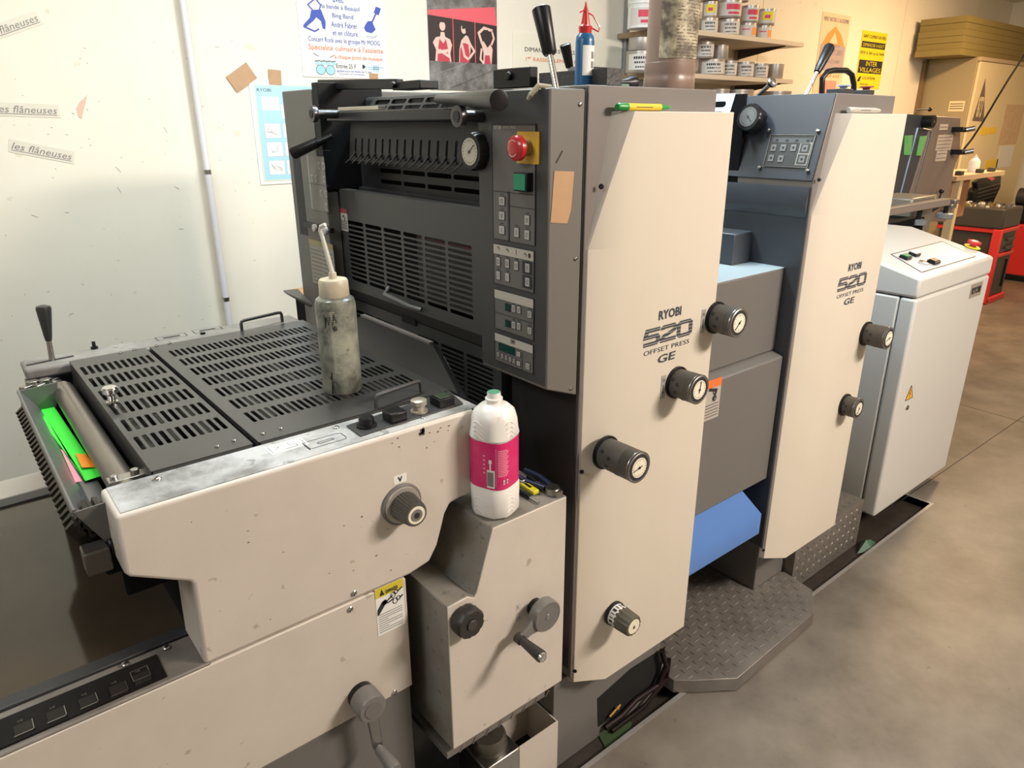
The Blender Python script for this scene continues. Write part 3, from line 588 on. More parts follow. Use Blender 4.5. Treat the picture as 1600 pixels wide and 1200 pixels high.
# dark slanted guard between grate and tower
tA, tB = aX(570, 493, .83), aX(672, 541, .83); mB = aX(725, 640, .80)
zt_ = (tA.z+tB.z)/2
b = MB(); b.prism([(.748, tA.y+.02, TZ), (.748, 1.085, TZ), (.83, tB.y, zt_), (.83, tA.y+.02, zt_)], (.004, 0, .002)); 
b.mat(1); b.box(.828, .840, tB.y, tA.y+.02, zt_-.006, zt_+.004)
b.build('slanted_guard', [mat('guard_dark_film', (.012, .011, .011), .4, spec=.25), TAUPE], dl)
b = MB(); b.prism([(.742, 1.075, TZ), (.742, 1.060, TZ), (.832, tB.y-.012, zt_), (.832, tB.y, zt_+.004)], (.012, 0, -.004)); b.build('guard_hinge_arm', BLACK, dl, bevel=.002)
pA, pB = aX(631, 536, .82), aX(655, 550, .82); b = MB(); b.box(.818, .826, pB.y, pA.y, pA.z-.006, pA.z+.004); b.build('guard_catch', GUARD, dl)

def loose(name, label, mats, poly, z, slope, grp):   # paper sheet lying in the tray
    b = MB(); pp = [aZ(*p, z) for p in poly]
    b.prism([Vector((p.x, p.y, p.z+slope*(xl+.04-p.x))) for p in pp], (0, 0, .0006)); return tag(b.build(name, mats, smooth=False), label, 'paper', grp)
loose('green_paper', 'neon green paper strip lying in the tray beside the roller', NEON, [(53, 624), (78, 626), (158, 744), (133, 752)], .936, 0, 'paper scraps in the ink tray')
loose('green_paper', 'narrow neon green strip overlapping the tray wall', NEON, [(63, 655), (70, 650), (112, 722), (136, 754), (100, 704)], .945, 0, 'paper scraps in the ink tray')
loose('orange_paper', 'small orange paper square on the green strip', ORNG, [(118, 709), (134, 710), (150, 730), (128, 731)], .940, 0, 'paper scraps in the ink tray')
loose('pink_paper', 'pink paper sliver at the near end of the tray', PINK, [(95, 702), (98, 704), (128, 752), (118, 754)], .9475, 0, 'paper scraps in the ink tray')

p = aY(459, 488, 2.36); b = MB(); b.box(p.x+.04, p.x+.35, 2.36, 2.50, .91, .93); wb = tag(b.build('wooden_board', mat('warm_board', (.50, .27, .09), .6, dirt=.3, dcol=(.35, .18, .06), scale=8), bevel=.002), 'orange-brown wooden board behind the delivery end, just visible left of the first tower', 'board')
b = MB(); b.box(p.x+.06, p.x+.33, 2.38, 2.48, -.03, .909); b.build('board_support', BLACKM, wb)
# ============================================================ HANDWHEEL HOUSING
D = .92
hx = thing('handwheel_housing', 'beige stepped housing with crank and black knob below the bleach bottle', 'press housing', (.75, D, .31))
P = [aY(*p, D) for p in ((708, 1173), (882, 1060), (886, 776), (770, 824), (745, 925), (739, 934), (731, 938), (703, 947))]
xl_, xr_ = P[0].x, .894; zb = P[0].z; zt = (P[2].z+P[3].z)/2
prof = [(xl_, zb), (xr_, zb), (xr_, zt), (P[3].x, zt), (P[4].x, P[4].z), (P[4].x-.006, P[4].z-.010), (P[6].x, P[7].z+.002), (xl_, P[7].z)]
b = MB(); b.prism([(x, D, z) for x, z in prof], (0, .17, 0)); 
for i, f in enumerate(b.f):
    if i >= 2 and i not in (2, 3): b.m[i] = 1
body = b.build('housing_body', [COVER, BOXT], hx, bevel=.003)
c = aY(723, 964, D); b = MB(); rs = []
for t, r in ((0, .029), (.003, .031), (.024, .031), (.028, .028)):
    rs.append([Vector((c.x+r*(1-.07*(i % 4 == 0))*cos(2*pi*i/32), D-.002-t, c.z+r*(1-.07*(i % 4 == 0))*sin(2*pi*i/32))) for i in range(32)])
b.rings(rs); b.mat(1).lathe((c.x, D-.032, c.z), -Y, [(0, .011), (.001, .010)], 20); b.build('black_star_knob', [mat('knob_black', (.025, .022, .02), .45), mat('knob_center', (.05, .04, .04), .5)], hx)
c = aY(834, 947, D); b = MB(); b.cyl((c.x, D, c.z), (c.x, D-.022, c.z), .019, n=24); hb = b.build('handwheel_crank', BLACK, hx)
b = MB(); b.lathe((c.x, D-.022, c.z), -Y, [(0, .033), (.002, .035), (.020, .035), (.023, .033), (.0232, .031), (.022, .0305)], 36); b.mat(1).lathe((c.x, D-.044, c.z), -Y, [(0, .0305), (.0006, .0305)], 34); b.mat(2).lathe((c.x, D-.0445, c.z), -Y, [(0, .007), (.0015, .006)], 16); b.build('crank_hub', [KNOBL, GREY, STEEL], hb)
g = aY(812, 998, D-.033); hub = Vector((c.x, D-.030, c.z)); dv = Vector((g.x, D-.030, g.z))-hub; u = dv.normalized(); n_ = Y.cross(u)
b = MB(); b.prism([hub+u*.018+n_*.024, hub+u*.018-n_*.024, hub+u*.048-n_*.011, hub+u*(dv.length+.006)-n_*.009, hub+u*(dv.length+.006)+n_*.009, hub+u*.048+n_*.011], (0, -.010, 0)); b.build('crank_arm', KNOBL, hb, bevel=.003)
g = hub+dv; b = MB(); b.lathe(g+Y*.004, -Y, [(0, .011), (.014, .011), (.015, .0085), (.02, .009), (.07, .0125), (.074, .012)], 22); b.mat(1).lathe(g-Y*.070, -Y, [(0, .0105), (.004, .009), (.006, .004)], 18); b.build('crank_handle', [mat('dark_grip', (.035, .033, .03), .4), CHROME], hb)
b = MB(); c = decal_Y(b, 810, 948, D, .012, .016, 0); c2 = decal_Y(b, 810, 965, D, .012, .016, 0); b.mat(1).text('1', (c.x-.002, D-.0008, c.z-.004), X, Z, size=.007); b.text('↕', (c2.x-.002, D-.0008, c2.z-.005), X, Z, size=.009); b.build('small_sticker', [mat('greyish_sticker', (.50, .49, .48), .5), CHAR], hx, smooth=False)
# tread plate and valve parts below
b = MB(); b.box(xl_-.005, .855, D+.015, D+.30, .278, .295); 
random.seed(1)
for i in range(9): b.obox((xl_+.03+.034*i, D+.0145, .283), (.6, 0, .8), Y, (-.8, 0, .6), -.008, .008, -.001, 0, -.0015, .0015)
tr_ = thing('valve_block', 'oily steel valve block with round cap under the stepped housing', 'valve', (.73, 1.0, -.03))
b.build('tread_shelf', DIAM, tr_, bevel=.002)
p = aY(790, 1180, .98)
b = MB(); b.box(p.x-.08, p.x+.02, .95, 1.06, .02, .155); b.build('steel_block', STEEL, tr_, bevel=.004)
b = MB(); b.lathe((p.x-.032, 1.005, .155), Z, [(0, .044), (.006, .046), (.03, .042), (.036, .038), (.038, .02)], 28); b.build('round_cap', mat('greasy_cap', (.16, .15, .13), .3, .7, dirt=.6, dcol=(.05, .04, .03), scale=20), tr_)
b = MB(); b.lathe((p.x-.15, .99, .06), Z, [(0, .03), (.06, .032), (.085, .022), (.09, .008)], 24); b.build('dark_dome', BLACK, tr_)
tb = thing('waste_bin', 'open beige sheet metal bin below the handwheel housing', 'bin', (.83, 1.0, -.03))
q0 = aY(872, 1127, .955); z1 = q0.z; b = MB()
b.box(q0.x-.14, q0.x, .955, .958, -.028, z1); b.box(q0.x-.003, q0.x, .958, 1.07, -.028, z1); b.box(q0.x-.14, q0.x-.137, .958, 1.07, -.028, z1-.05); b.box(q0.x-.14, q0.x, 1.067, 1.07, -.028, z1); b.mat(1).box(q0.x-.137, q0.x-.003, .958, 1.067, -.028, .02)
b.build('bin_shell', [COVER, VOID], tb)

# ============================================================ PRINTING TOWERS
SX = .803
def gauge(root, px, py, L, r=.033, ang=40, plate=True, flip=False, body=KNOB):
    c = aY(px, py, D); c = Vector((c.x, D, c.z))
    b = MB(); b.lathe(c, -Y, [(0, r+.004), (.006, r+.004), (.0062, r)], 32); k = b.build('gauge_knob', BLACK, root)
    b = MB(); e = c-Y*L
    b.lathe(c-Y*.005, -Y, [(0, r-.001), (L*.62, r), (L*.63, r-.0006), (L*.64, r), (L-.011, r), (L-.006, r+.0005)], 40)
    b.mat(1).lathe(e, -Y, [(-.006, r+.0005), (-.001, r-.001), (0, r-.003), (-.0006, r-.0045)], 40); b.mat(2).lathe(e, -Y, [(-.0008, r-.0048), (-.0002, r-.005)], 40); b.mat(3).lathe(e, -Y, [(-.0004, r-.0115), (.0002, r-.0115)], 36)
    b.mat(2)
    for i in range(20):
        q = 2*pi*i/20; l_ = .003 if i % 5 else .005; b.obox(e-Y*.0002, (cos(q), 0, sin(q)), (-sin(q), 0, cos(q)), Y, r-.013-l_, r-.0135, -.0004, .0004, -.0004, .0002)
    q = radians(ang); b.obox(e-Y*.0006, (cos(q), 0, sin(q)), (-sin(q), 0, cos(q)), Y, -.008, r-.014, -.0008, .0008, -.0008, 0); b.lathe(e-Y*.0005, -Y, [(0, .003), (.001, .003)], 12)
    for i, t in ((.35, .3), (.35, .6)) and ((200, .35), (235, .55), (265, .8), (165, .42), (150, .2)):
        q = radians(i); p = c-Y*(L*t)+Vector((cos(q), 0, sin(q)))*(r-.0005); b.mat(2).lathe(p, (cos(q), 0, sin(q)), [(0, .0042), (.0008, .0042)], 14)
    b.build('gauge', [body, STEEL, CHAR, DIAL], k)
    if plate:
        b = MB(); z = c.z; b.box(c.x-r-.019, c.x-r-.004, D-.0008, D, z-.028, z+.026); b.mat(1); xx = c.x-r-.012
        b.box(xx-.0006, xx+.0006, D-.0014, D, z-.016, z+.004); b.text('25', (xx-.004, D-.001, z+.012), X, Z, size=.006); b.add([(xx-.003, D-.0013, z-.012), (xx+.003, D-.0013, z-.012), (xx, D-.0013, z-.018)], [(0, 1, 2)])
        b.build('scale_plate', [mat('scale_grey', (.33, .32, .30), .4), CHAR], k, smooth=False)
    return k

def front_panel(root, dx):
    """tall bevelled beige cover"""
    yF = D; yB = D+.04
    # outline of flange edge (outer), bevel corner, bend : symmetric left/right
    xb0, xb1 = 1.040, 1.343; xc0, xc1 = .957, 1.372; xo0, xo1 = .950, 1.376
    zt, zk, zbm, zbl = 1.519, 1.275, .229, .250
    v = {}
    Lb = [(xb0, zt), (xb0, zbm)]
    b = MB()
    A = [ (xb0, yF, zt), (xb0, yF, zk), (xb0, yF, zbm) ]
    B = [ (xb1, yF, zt), (xb1, yF, zk), (xb1, yF, zbm) ]
    CL = [ (xb0-.0005, yF+.001, zt), (xc0, yF+.026, zk), (xc0, yF+.026, zbl) ]
    CR = [ (xb1+.0005, yF+.001, zt), (xc1, yF+.026, zk), (xc1, yF+.026, zbl) ]
    OL = [ (1.000, yB, zt), (xo0, yB, zk), (xo0, yB, zbl) ]
    OR = [ (xb1+.012, yB, zt), (xo1, yB, zk), (xo1, yB, zbl) ]
    vs = [(x+dx, y, z) for L in (OL, CL, A, B, CR, OR) for (x, y, z) in L]
    fs = []
    for c in range(5):
        for r in range(2): fs.append((c*3+r, (c+1)*3+r, (c+1)*3+r+1, c*3+r+1))
    fs += [(0, 15, 12, 9, 6, 3), (2, 5, 8, 11, 14, 17), (0, 1, 2, 17, 16, 15)]
    b.add(vs, fs); b.m[0] = b.m[1] = 1; 
    return b.build('front_panel', [BEIGE, mat('panel_flange_shaded', (.40, .37, .34), .35)], root, bevel=.0025)  # left flange: beige darkened for the shade on its turned side

def lettering(root, dx, Yp):
    """RYOBI / 520 / OFFSET PRESS / GE"""
    x0, z0, s = 1.1045+dx, 1.0595, .0385
    F = lambda a, e: Vector((x0+a*s*1.36, Yp-.0012, z0+e*s))
    b = MB()
    five = [(.92, .88), (.14, .88), (.06, .52), (.76, .52), (.84, .42), (.84, .22), (.74, .12), (-.04, .12)]
    two = [(.06, .74), (.06, .80), (.14, .88), (.76, .88), (.84, .80), (.84, .66), (.74, .56), (.16, .36), (.06, .26), (.06, .12), (.92, .12)]
    zero = [(.16, .88), (.74, .88), (.84, .78), (.84, .22), (.74, .12), (.16, .12), (.06, .22), (.06, .78)]
    for k, (g, cl) in enumerate(((five, 0), (two, 0), (zero, 1))): b.stroke([(x+k*1.04, y) for x, y in g], .22, F, bool(cl))
    b.mat(1)
    for y in (.10, .30, .50, .70, .88): b.add([F(-.1, y)-Y*.0004, F(3.1, y)-Y*.0004, F(3.1, y+.022)-Y*.0004, F(-.1, y+.022)-Y*.0004], [(0, 1, 2, 3)])
    b.mat(0)
    b.text('RYOBI', (1.146+dx, Yp, 1.111), X, Z, size=.0205, width=.074, bold=.03)
    b.text('OFFSET PRESS', (1.105+dx, Yp, 1.0405), X, Z, size=.0105, width=.152)
    b.text('GE', (1.152+dx, Yp, 1.014), X, Z, size=.0185, width=.060, bold=.02, shear=.1)
    return b.build('lettering', [INK, BEIGE], root, smooth=False)

# ---------- first tower
t1 = thing('printing_tower', 'first printing tower with red stop button and four gauge knobs, nearest the camera', 'printing press', (1.13, D+.03, -.03))
b = MB(); b.box(.950, 1.320, .95, 1.16, .262, 1.562); b.build('front_column', TAUPE, t1, bevel=.002)
b = MB(); b.box(.9465, .9499, .954, 1.16, .29, 1.557); b.build('dark_side_plate', mat('side_plate_black', (.03, .027, .027), .4), t1)
b = MB(); b.box(.921, 1.32, .975, 1.20, -.03, .245); b.box(1.0, 1.32, 1.2, 2.1, -.03, .79); b.build('base_frame', GREY, t1, bevel=.002)
b = MB(); P = [aY(*p, .9745) for p in ((933, 1092), (934, 1136), (985, 1105), (1030, 1062), (1040, 1010), (985, 1045))]; b.prism(P, (0, .001, 0)); b.build('dark_base_patch', VOID, t1)  # near-black patch laid on the base face below the panel
fp = front_panel(t1, 0)
for pc in ((940.4, 291.6), (914, 735), (897.5, 1048.8)):
    p = aY(*pc, .938); screw((.9525, p.y, p.z) if pc[1] > 400 else (p.x, .940, p.z), (-.7, -.7, 0) if pc[1] > 400 else (-.5, -.85, 0), fp, .005, BLACK)
lettering(fp, 0, D)
gauge(t1, 1117, 496, .064, ang=225); gauge(t1, 1056, 597, .064, ang=80); gauge(t1, 945, 706, .095, ang=195, plate=False)
# numbered dial at the bottom
c = aY(958, 957, D); c.y = D
b = MB(); b.lathe(c, -Y, [(0, .030), (.008, .030)], 32); k = b.build('number_dial', BLACK, t1)
b = MB(); b.lathe(c-Y*.008, -Y, [(0, .027), (.020, .027)], 36); b.mat(1)
for i in range(18):
    q = 2*pi*i/18; n_ = Vector((cos(q), 0, sin(q))); b.obox(c-Y*.010+n_*.0268, Y*-1, Vector((-sin(q), 0, cos(q))), n_, .002, .012, -.0012 if i % 3 else -.003, .0012 if i % 3 else .003, 0, .0008)
b.build('number_ring', [PAPER, CHAR], k)
b = MB(); rs = []
for t, r in ((.024, .027), (.026, .0285), (.060, .0265), (.064, .024)): rs.append([Vector((c.x+r*(1-(.06 if (i//2) % 2 else 0))*cos(2*pi*i/56), c.y-t, c.z+r*(1-(.06 if (i//2) % 2 else 0))*sin(2*pi*i/56))) for i in range(56)])
b.rings(rs); b.mat(1).lathe(c-Y*.0642, -Y, [(0, .0185), (.0008, .0185)], 28); b.mat(2).obox(c-Y*.0655, X, Z, Y, -.003, .003, -.006, .002, 0, .0005); b.build('fluted_grip', [mat('olive_grip', (.09, .085, .065), .45), DIAL, KNOB], k)

# ---------- control column (front-left)
CX = .86
b = MB(); y0, y1 = .950, 1.154; b.box(CX, .942, y0, y1, 1.0, 1.555)
b.v[-8:] = [Vector((CX, y0, 1.0)) if False else p for p in b.v[-8:]]
for p in b.v:   # slanting lower edge
    if p.z < 1.01: p.z = 1.016 if p.x < .9 else .985
col = b.build('control_column', [GREYL], t1, bevel=.003)
b = MB(); b.box(CX-.0012, CX, y0+.003, y1-.002, 1.022, 1.553); face = b.build('column_face', GUARD, t1)
FX = CX-.0012
def keyplate(corners, stripe=0, name='key_plate', par=None, gap=()):
    P = [aX(*p, FX) for p in corners]; ya_, yb_ = (P[0].y+P[3].y)/2, (P[1].y+P[2].y)/2; za, zb_ = (P[0].z+P[1].z)/2, (P[2].z+P[3].z)/2
    b = MB(); b.box(FX-.0012, FX, yb_, ya_, zb_, za); b.mat(1)
    t = .0008
    b.box(FX-.0018, FX, yb_-t, yb_+t, zb_, za); b.box(FX-.0018, FX, ya_-t, ya_+t, zb_, za); b.box(FX-.0018, FX, yb_, ya_, zb_-t, zb_+t); b.box(FX-.0018, FX, yb_, ya_, za-t, za+t)
    if stripe: b.mat(2).box(FX-.0019, FX, yb_+t, ya_-t, za-stripe, za-t)
    b.ext = (yb_, ya_, zb_, za); return b
def key(b, px, py, w=.012, h=.015, m=3, dark=False, sym=0):
    c = aX(px, py, FX); x = FX-.0012
    b.mat(1).box(x-.0007, x, c.y-w/2-.0012, c.y+w/2+.0012, c.z-h/2-.0012, c.z+h/2+.0012); b.mat(m).box(x-.0016, x, c.y-w/2, c.y+w/2, c.z-h/2, c.z+h/2)
    if m == 3:
        b.mat(1); G = lambda a, e: Vector((x-.0019, c.y-a, c.z+e))
        if sym % 4 == 0: b.stroke([(-.0028, -.003), (.0028, -.003), (.0028, .003), (-.0028, .003)], .0009, G, True)
        elif sym % 4 == 1: b.stroke([(-.003, .003), (.0, -.004), (.003, .003), (-.001, .003)], .001, G)
        elif sym % 4 == 2: b.stroke([(0, -.004), (0, .004)], .001, G)
        else: b.stroke([(-.003, -.003), (.003, -.003), (-.003, .0), (.003, .003), (-.002, .004)], .0009, G)
        if h > .012: b.box(x-.0002-.0004, x, c.y-.004, c.y+.004, c.z+h/2+.0035, c.z+h/2+.005)
KM = [mat('plate_grey', (.115, .108, .10), .5), CHAR, CREAM, mat('key_white', (.40, .37, .34), .5), LCD]
b = keyplate([(770.2, 191), (839, 197.4), (835.3, 383.4), (771, 373)])
x = FX-.0018
for (pa, pb) in (((771, 297), (836, 306)), ((797, 300), (795, 377)), ((797, 322), (836, 327))):
    p, q = aX(*pa, FX), aX(*pb, FX); b.mat(1).box(x, FX, min(p.y, q.y)-.0006, max(p.y, q.y)+.0006, min(p.z, q.z)-.0006, max(p.z, q.z)+.0006) if abs(p.y-q.y) < .02 else b.mat(1).box(x, FX, q.y, p.y, (p.z+q.z)/2-.0006, (p.z+q.z)/2+.0006)
p = aX(774, 202, FX); b.mat(2).text('RYOBI', p-X*.0015, -Y, Z, size=.007, width=.02, bold=.02); b.text('OFFSET PRESS', p-X*.0015-Y*.024+Z*.001, -Y, Z, size=.0045, width=.038)
for i, pc in enumerate(((785.6, 314), (785.6, 337), (785.6, 359))): key(b, *pc, w=.016, sym=i)
for i, pc in enumerate(((825, 344), (808.5, 363), (824.8, 367))): key(b, *pc, w=.013, h=.017, sym=i+1)
b.build('key_plate', KM, col, smooth=False)
b = keyplate([(772, 379.6), (835.8, 393), (834, 457), (772.6, 442.8)], stripe=.019)
for i, pc in enumerate(((780, 408.5), (794, 411.5), (808, 415), (780, 430), (794, 433))): key(b, *pc, w=.011, h=.016, sym=0 if i < 3 else 2)
for pc in ((825, 418.5), (825, 440.5)):
    c = aX(*pc, FX); b.mat(1).box(FX-.0022, FX, c.y-.013, c.y+.014, c.z-.012, c.z+.012); key(b, pc[0]+.5, pc[1], w=.012, h=.016, sym=3)
for i, pc in enumerate(((780, 387.5), (794, 391), (807.5, 393.5), (822, 398))): c = aX(*pc, FX); b.mat(1); b.stroke([(-.004, 0), (.0, .003), (.004, 0), (.002, -.003)] if i != 2 else [(0, .005), (.001, -.005)], .0014, lambda a, e: Vector((FX-.0024, c.y-a, c.z+e)))
c = aX(828.5, 399.5, FX); b.box(FX-.0024, FX, c.y-.003, c.y+.003, c.z-.004, c.z+.004)
b.build('key_plate', KM, col, smooth=False)
b = keyplate([(773.5, 450.5), (835, 467.8), (834, 531), (774, 512.8)], stripe=.018)
c0 = aX(774, 487.5, FX); c1 = aX(834, 504.5, FX); b.mat(1).box(FX-.0018, FX, c1.y, c0.y, (c0.z+c1.z)/2-.0006, (c0.z+c1.z)/2+.0006)
for dy in (0, 25.5):
    key(b, 794.5, 480+dy, w=.015, h=.013, m=4); key(b, 804, 482+dy, w=.010, h=.013, sym=1); key(b, 812, 484+dy, w=.010, h=.013, sym=1); key(b, 829, 491+dy, w=.011, h=.013, sym=3)
b.build('key_plate', KM, col, smooth=False)
b = keyplate([(774, 518.6), (834, 539.6), (833.5, 584.7), (774.5, 561.7)], stripe=.017)
key(b, 792.5, 545, w=.050, h=.014, m=4); key(b, 811.5, 553, w=.010, h=.010, sym=2); key(b, 811.5, 567.5, w=.010, h=.009, sym=2); key(b, 826, 572, w=.011, h=.012, sym=0)
for i in range(5): key(b, 780+6.15*i, 554+2.45*i, w=.0075, h=.009, sym=1)
c = aX(802.5, 533.5, FX); b.mat(1).stroke([(-.006, -.004), (.006, -.004), (.006, .004), (-.006, .004)], .0012, lambda a, e: Vector((FX-.0024, c.y-a, c.z+e)), True); b.box(FX-.0022, FX, c.y-.004, c.y+.004, c.z-.002, c.z+.002)
c0, c1 = aX(817, 550, FX), aX(817, 578, FX); b.box(FX-.0018, FX, c0.y-.0005, c0.y+.0005, c1.z, c0.z)
b.build('key_plate', KM, col, smooth=False)
# emergency stop
cs = [aX(*p, FX) for p in ((808, 208), (835, 209), (835, 255), (815, 252))]; c = aX(826, 231, FX)
b = MB(); b.box(FX-.0022, FX, c.y-.030, c.y+.030, c.z-.027, c.z+.027); es = b.build('emergency_stop', YEL, col)
b = MB(); b.lathe((FX-.002, c.y, c.z), -X, [(0, .014), (.016, .014)], 24); b.mat(1).lathe((FX-.018, c.y, c.z), -X, [(0, .0165), (.004, .0215), (.013, .0215), (.017, .018), (.019, .012), (.0195, .004)], 32); b.mat(2)
for q0 in (40, 220): b.stroke([(.0135*cos(radians(q0+i*10)), .0135*sin(radians(q0+i*10))) for i in range(10)], .0014, lambda a, e: Vector((FX-.018-.0193, c.y+a, c.z+e)))
b.build('red_mushroom_button', [mat('amber_collar', (.28, .20, .08), .4), RED, mat('pale_print', (.8, .5, .5), .4)], es)
c = aX(823, 284, FX); b = MB(); b.box(FX-.016, FX, c.y-.019, c.y+.019, c.z-.0165, c.z+.0165); gb = b.build('green_start_button', BLACK, col, bevel=.0015)
b = MB(); b.box(FX-.018, FX-.0155, c.y-.016, c.y+.016, c.z-.014, c.z+.014); b.build('green_cap', GRN, gb, bevel=.001)
# screws and tape on the column's right face
for pc in ((906, 163), (899, 404), (892, 607)): p = aY(*pc, .95); screw((min(p.x, .934), .95, p.z), -Y, col, .004, STEEL)
p = aY(884, 306, .9495); b = MB(); b.prism([aY(*q, .9495) for q in ((866, 267), (897, 268), (892, 328), (886, 349), (860, 348))], (0, -.0006, 0)); b.build('brown_tape', TAPE, col, smooth=False)
p = aY(874, 245, .9495); b = MB(); b.obox(p, (.6, 0, .8), (-.8, 0, .6), Y, -.012, .012, -.0012, .0012, -.0006, 0); b.build('scratch', CHAR, col, smooth=False)

# ---------- guard wall facing the delivery
GX = .90
LY0, LY1 = 1.19, 1.83
b = MB(); b.box(1.0, 1.30, 1.16, 1.86, .8, 1.50); b.build('inner_body', BLACKM, t1)
p_tl, p_tr = aX(521, 292, GX), aX(750, 330, GX); zt = (p_tl.z+p_tr.z)/2
s0, s1 = aX(543, 340, GX), aX(737, 389, GX); e0, e1 = aX(549, 438, GX), aX(740, 499, GX)
yL, yR = (s0.y+e0.y)/2, (s1.y+e1.y)/2; zT, zB = (s0.z+s1.z)/2, (e0.z+e1.z)/2
zg = zB-.028
W = 1.885-1.165
def cells(a, b_, n, gap): s_ = (b_-a)/n; return [(a+s_*i+(gap*s_ if i else 0), a+s_*(i+1)-(gap*s_ if i < n-1 else 0)) for i in range(n)]
o = Vector((GX, 1.885, zg)); c0 = 1.885-yL; c1 = 1.885-yR
b = MB(); b.slots(o, -Y, Z, -X, W, zt-zg, cells(c0, c1, 6, .055), cells(zB-zg, zT-zg, 13, .18), t=.002)
b.box(GX+.0005, GX+.03, 1.165, 1.885, zt-.002, zt); gd = b.build('upper_slotted_guard', GUARD, t1)
b = MB(); b.prism([(GX, 1.885, zg), (GX+.02, 1.885, zg-.035), (GX+.022, 1.885, zg-.035), (GX+.002, 1.885, zg)], (0, -W, 0)); b.build('guard_lip', GUARD, t1)
b = MB(); hA, hB = aX(602, 450, GX-.012), aX(655, 482, GX-.012); b.tube([(GX, hA.y, hA.z+.0), (GX-.02, hA.y-.01, hA.z-.014), (GX-.02, hB.y+.03, hB.z+.0), (GX-.006, hB.y, hB.z-.005)], .006); b.build('guard_handle', mat('grey_handle_dark', (.10, .10, .10), .35), gd)
# lower guard
z2 = zg-.037; GX2 = GX+.02
lo0, lo1 = aX(562, 462, GX2), aX(618, 512, GX2)
b = MB(); b.slots((GX2, 1.885, .86), -Y, Z, -X, W, z2-.86, cells(.045, W-.03, 6, .05), [r for r in cells(.02, z2-.86-.03, 10, .2)], t=.002, mask=lambda i, j: i != 2); b.build('lower_slotted_guard', GUARD, t1)
b = MB(); p = aX(640, 492, GX2); b.box(GX2-.006, GX2-.0005, p.y-.035, p.y+.03, p.z-.022, p.z+.018); b.build('latch_recess', VOID, t1)
b = MB(); b.box(GX2+.04, GX2+.05, 1.17, 1.88, .8, zt-.01); b.build('dim_backing', VOID, t1)
# sheet behind the upper guard, seen through the slots
b = MB(); b.box(GX+.025, GX+.027, 1.20, 1.50, zB, zB+.17); b.mat(1).box(GX+.0245, GX+.0272, 1.20, 1.50, zB+.150, zB+.154); b.build('inner_cover', [mat('inner_grey', (.05, .046, .045), .5), mat('inner_dull_red', (.16, .02, .03), .5)], t1)
b = MB(); c0_, c1_ = aX(531, 325, GX), aX(545, 362, GX); b.box(GX-.0008, GX, c1_.y, c0_.y, c1_.z, c0_.z); b.mat(1).box(GX-.0013, GX, c1_.y, c0_.y, c0_.z-.011, c0_.z); b.mat(2)
cm = (c0_+c1_)/2; b.stroke([(-.008, .008), (.0, .012), (.008, .004), (.002, -.004)], .003, lambda a, e: Vector((GX-.0015, cm.y-a, cm.z+e)))
for i in range(5): b.box(GX-.0013, GX, c1_.y+.004, c0_.y-.004, c1_.z+.006+.005*i, c1_.z+.0075+.005*i)
b.build('warning_sticker', [CREAM, mat('sticker_dull_red', (.30, .05, .06), .5), CHAR], gd, smooth=False)
for pc in ((526, 324), (534, 412)): screw(aX(*pc, GX), -X, gd, .005, BLACK)
# ---------- left (wall side) column
b = MB(); pA, pB, pC = aX(447.5, 145, CX), aX(456.7, 300, CX), aX(476, 480, CX); pR = aX(509, 145, CX); pR2 = aX(524, 400, CX)
yl = (pA.y+pC.y)/2; yr = (pR.y+pR2.y)/2
yl = pC.y
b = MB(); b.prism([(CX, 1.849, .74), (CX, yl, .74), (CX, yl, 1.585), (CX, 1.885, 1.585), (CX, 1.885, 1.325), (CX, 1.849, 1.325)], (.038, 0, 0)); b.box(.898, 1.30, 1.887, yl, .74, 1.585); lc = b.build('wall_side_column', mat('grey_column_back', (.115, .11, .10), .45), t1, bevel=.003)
FX0 = FX; FX = CX
b = MB()
def Xq(b, m, pa, pb, d=.0015): 
    p, q = aX(*pa, CX), aX(*pb, CX); b.mat(m).box(CX-d, CX, min(p.y, q.y), max(p.y, q.y), min(p.z, q.z), max(p.z, q.z))
for (pa, pb) in (((458, 232), (516, 236)), ((468, 240), (470, 365))): p, q = aX(*pa, CX), aX(*pb, CX); b.box(CX-.0008, CX, min(p.y, q.y)-.0006, max(p.y, q.y)+.0006, min(p.z, q.z)-.0006, max(p.z, q.z)+.0006) if abs(p.z-q.z) > .05 else b.box(CX-.0008, CX, q.y, p.y, p.z-.0006, p.z+.0006)
b.build('panel_seams', CHAR, lc, smooth=False)
b = MB(); Xq(b, 0, (480, 243), (514, 332)); p = aX(480, 243, CX); b.mat(2).box(CX-.002, CX, p.y-.008, p.y, aX(485, 325, CX).z, p.z)
for i, pc in enumerate(((500, 259), (506, 259.5), (489, 278), (495, 279), (507.5, 280), (503, 302), (510, 303), (511, 323))):
    c = aX(*pc, CX); b.mat(2).box(CX-.0025, CX, c.y-.007, c.y+.007, c.z-.009, c.z+.009); b.mat(0).box(CX-.003, CX, c.y-.004, c.y+.003, c.z-.005, c.z+.005)
c0_, c1_ = aX(484, 286, CX), aX(514, 292, CX); b.mat(1).box(CX-.002, CX, c1_.y, c0_.y, c0_.z-.001, c0_.z)
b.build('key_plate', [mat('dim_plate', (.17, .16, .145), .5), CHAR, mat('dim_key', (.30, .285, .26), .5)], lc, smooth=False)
b = MB(); Xq(b, 0, (480, 346), (523, 364), .012); b.mat(1); 
for pc in ((494, 356), (511, 360)): c = aX(*pc, CX-.012); b.lathe((CX-.012, c.y, c.z), -X, [(0, .011), (.008, .011), (.009, .008)], 18)
b.build('socket_pair', [BLACK, mat('socket_white', (.45, .43, .40), .4)], lc, bevel=.001)
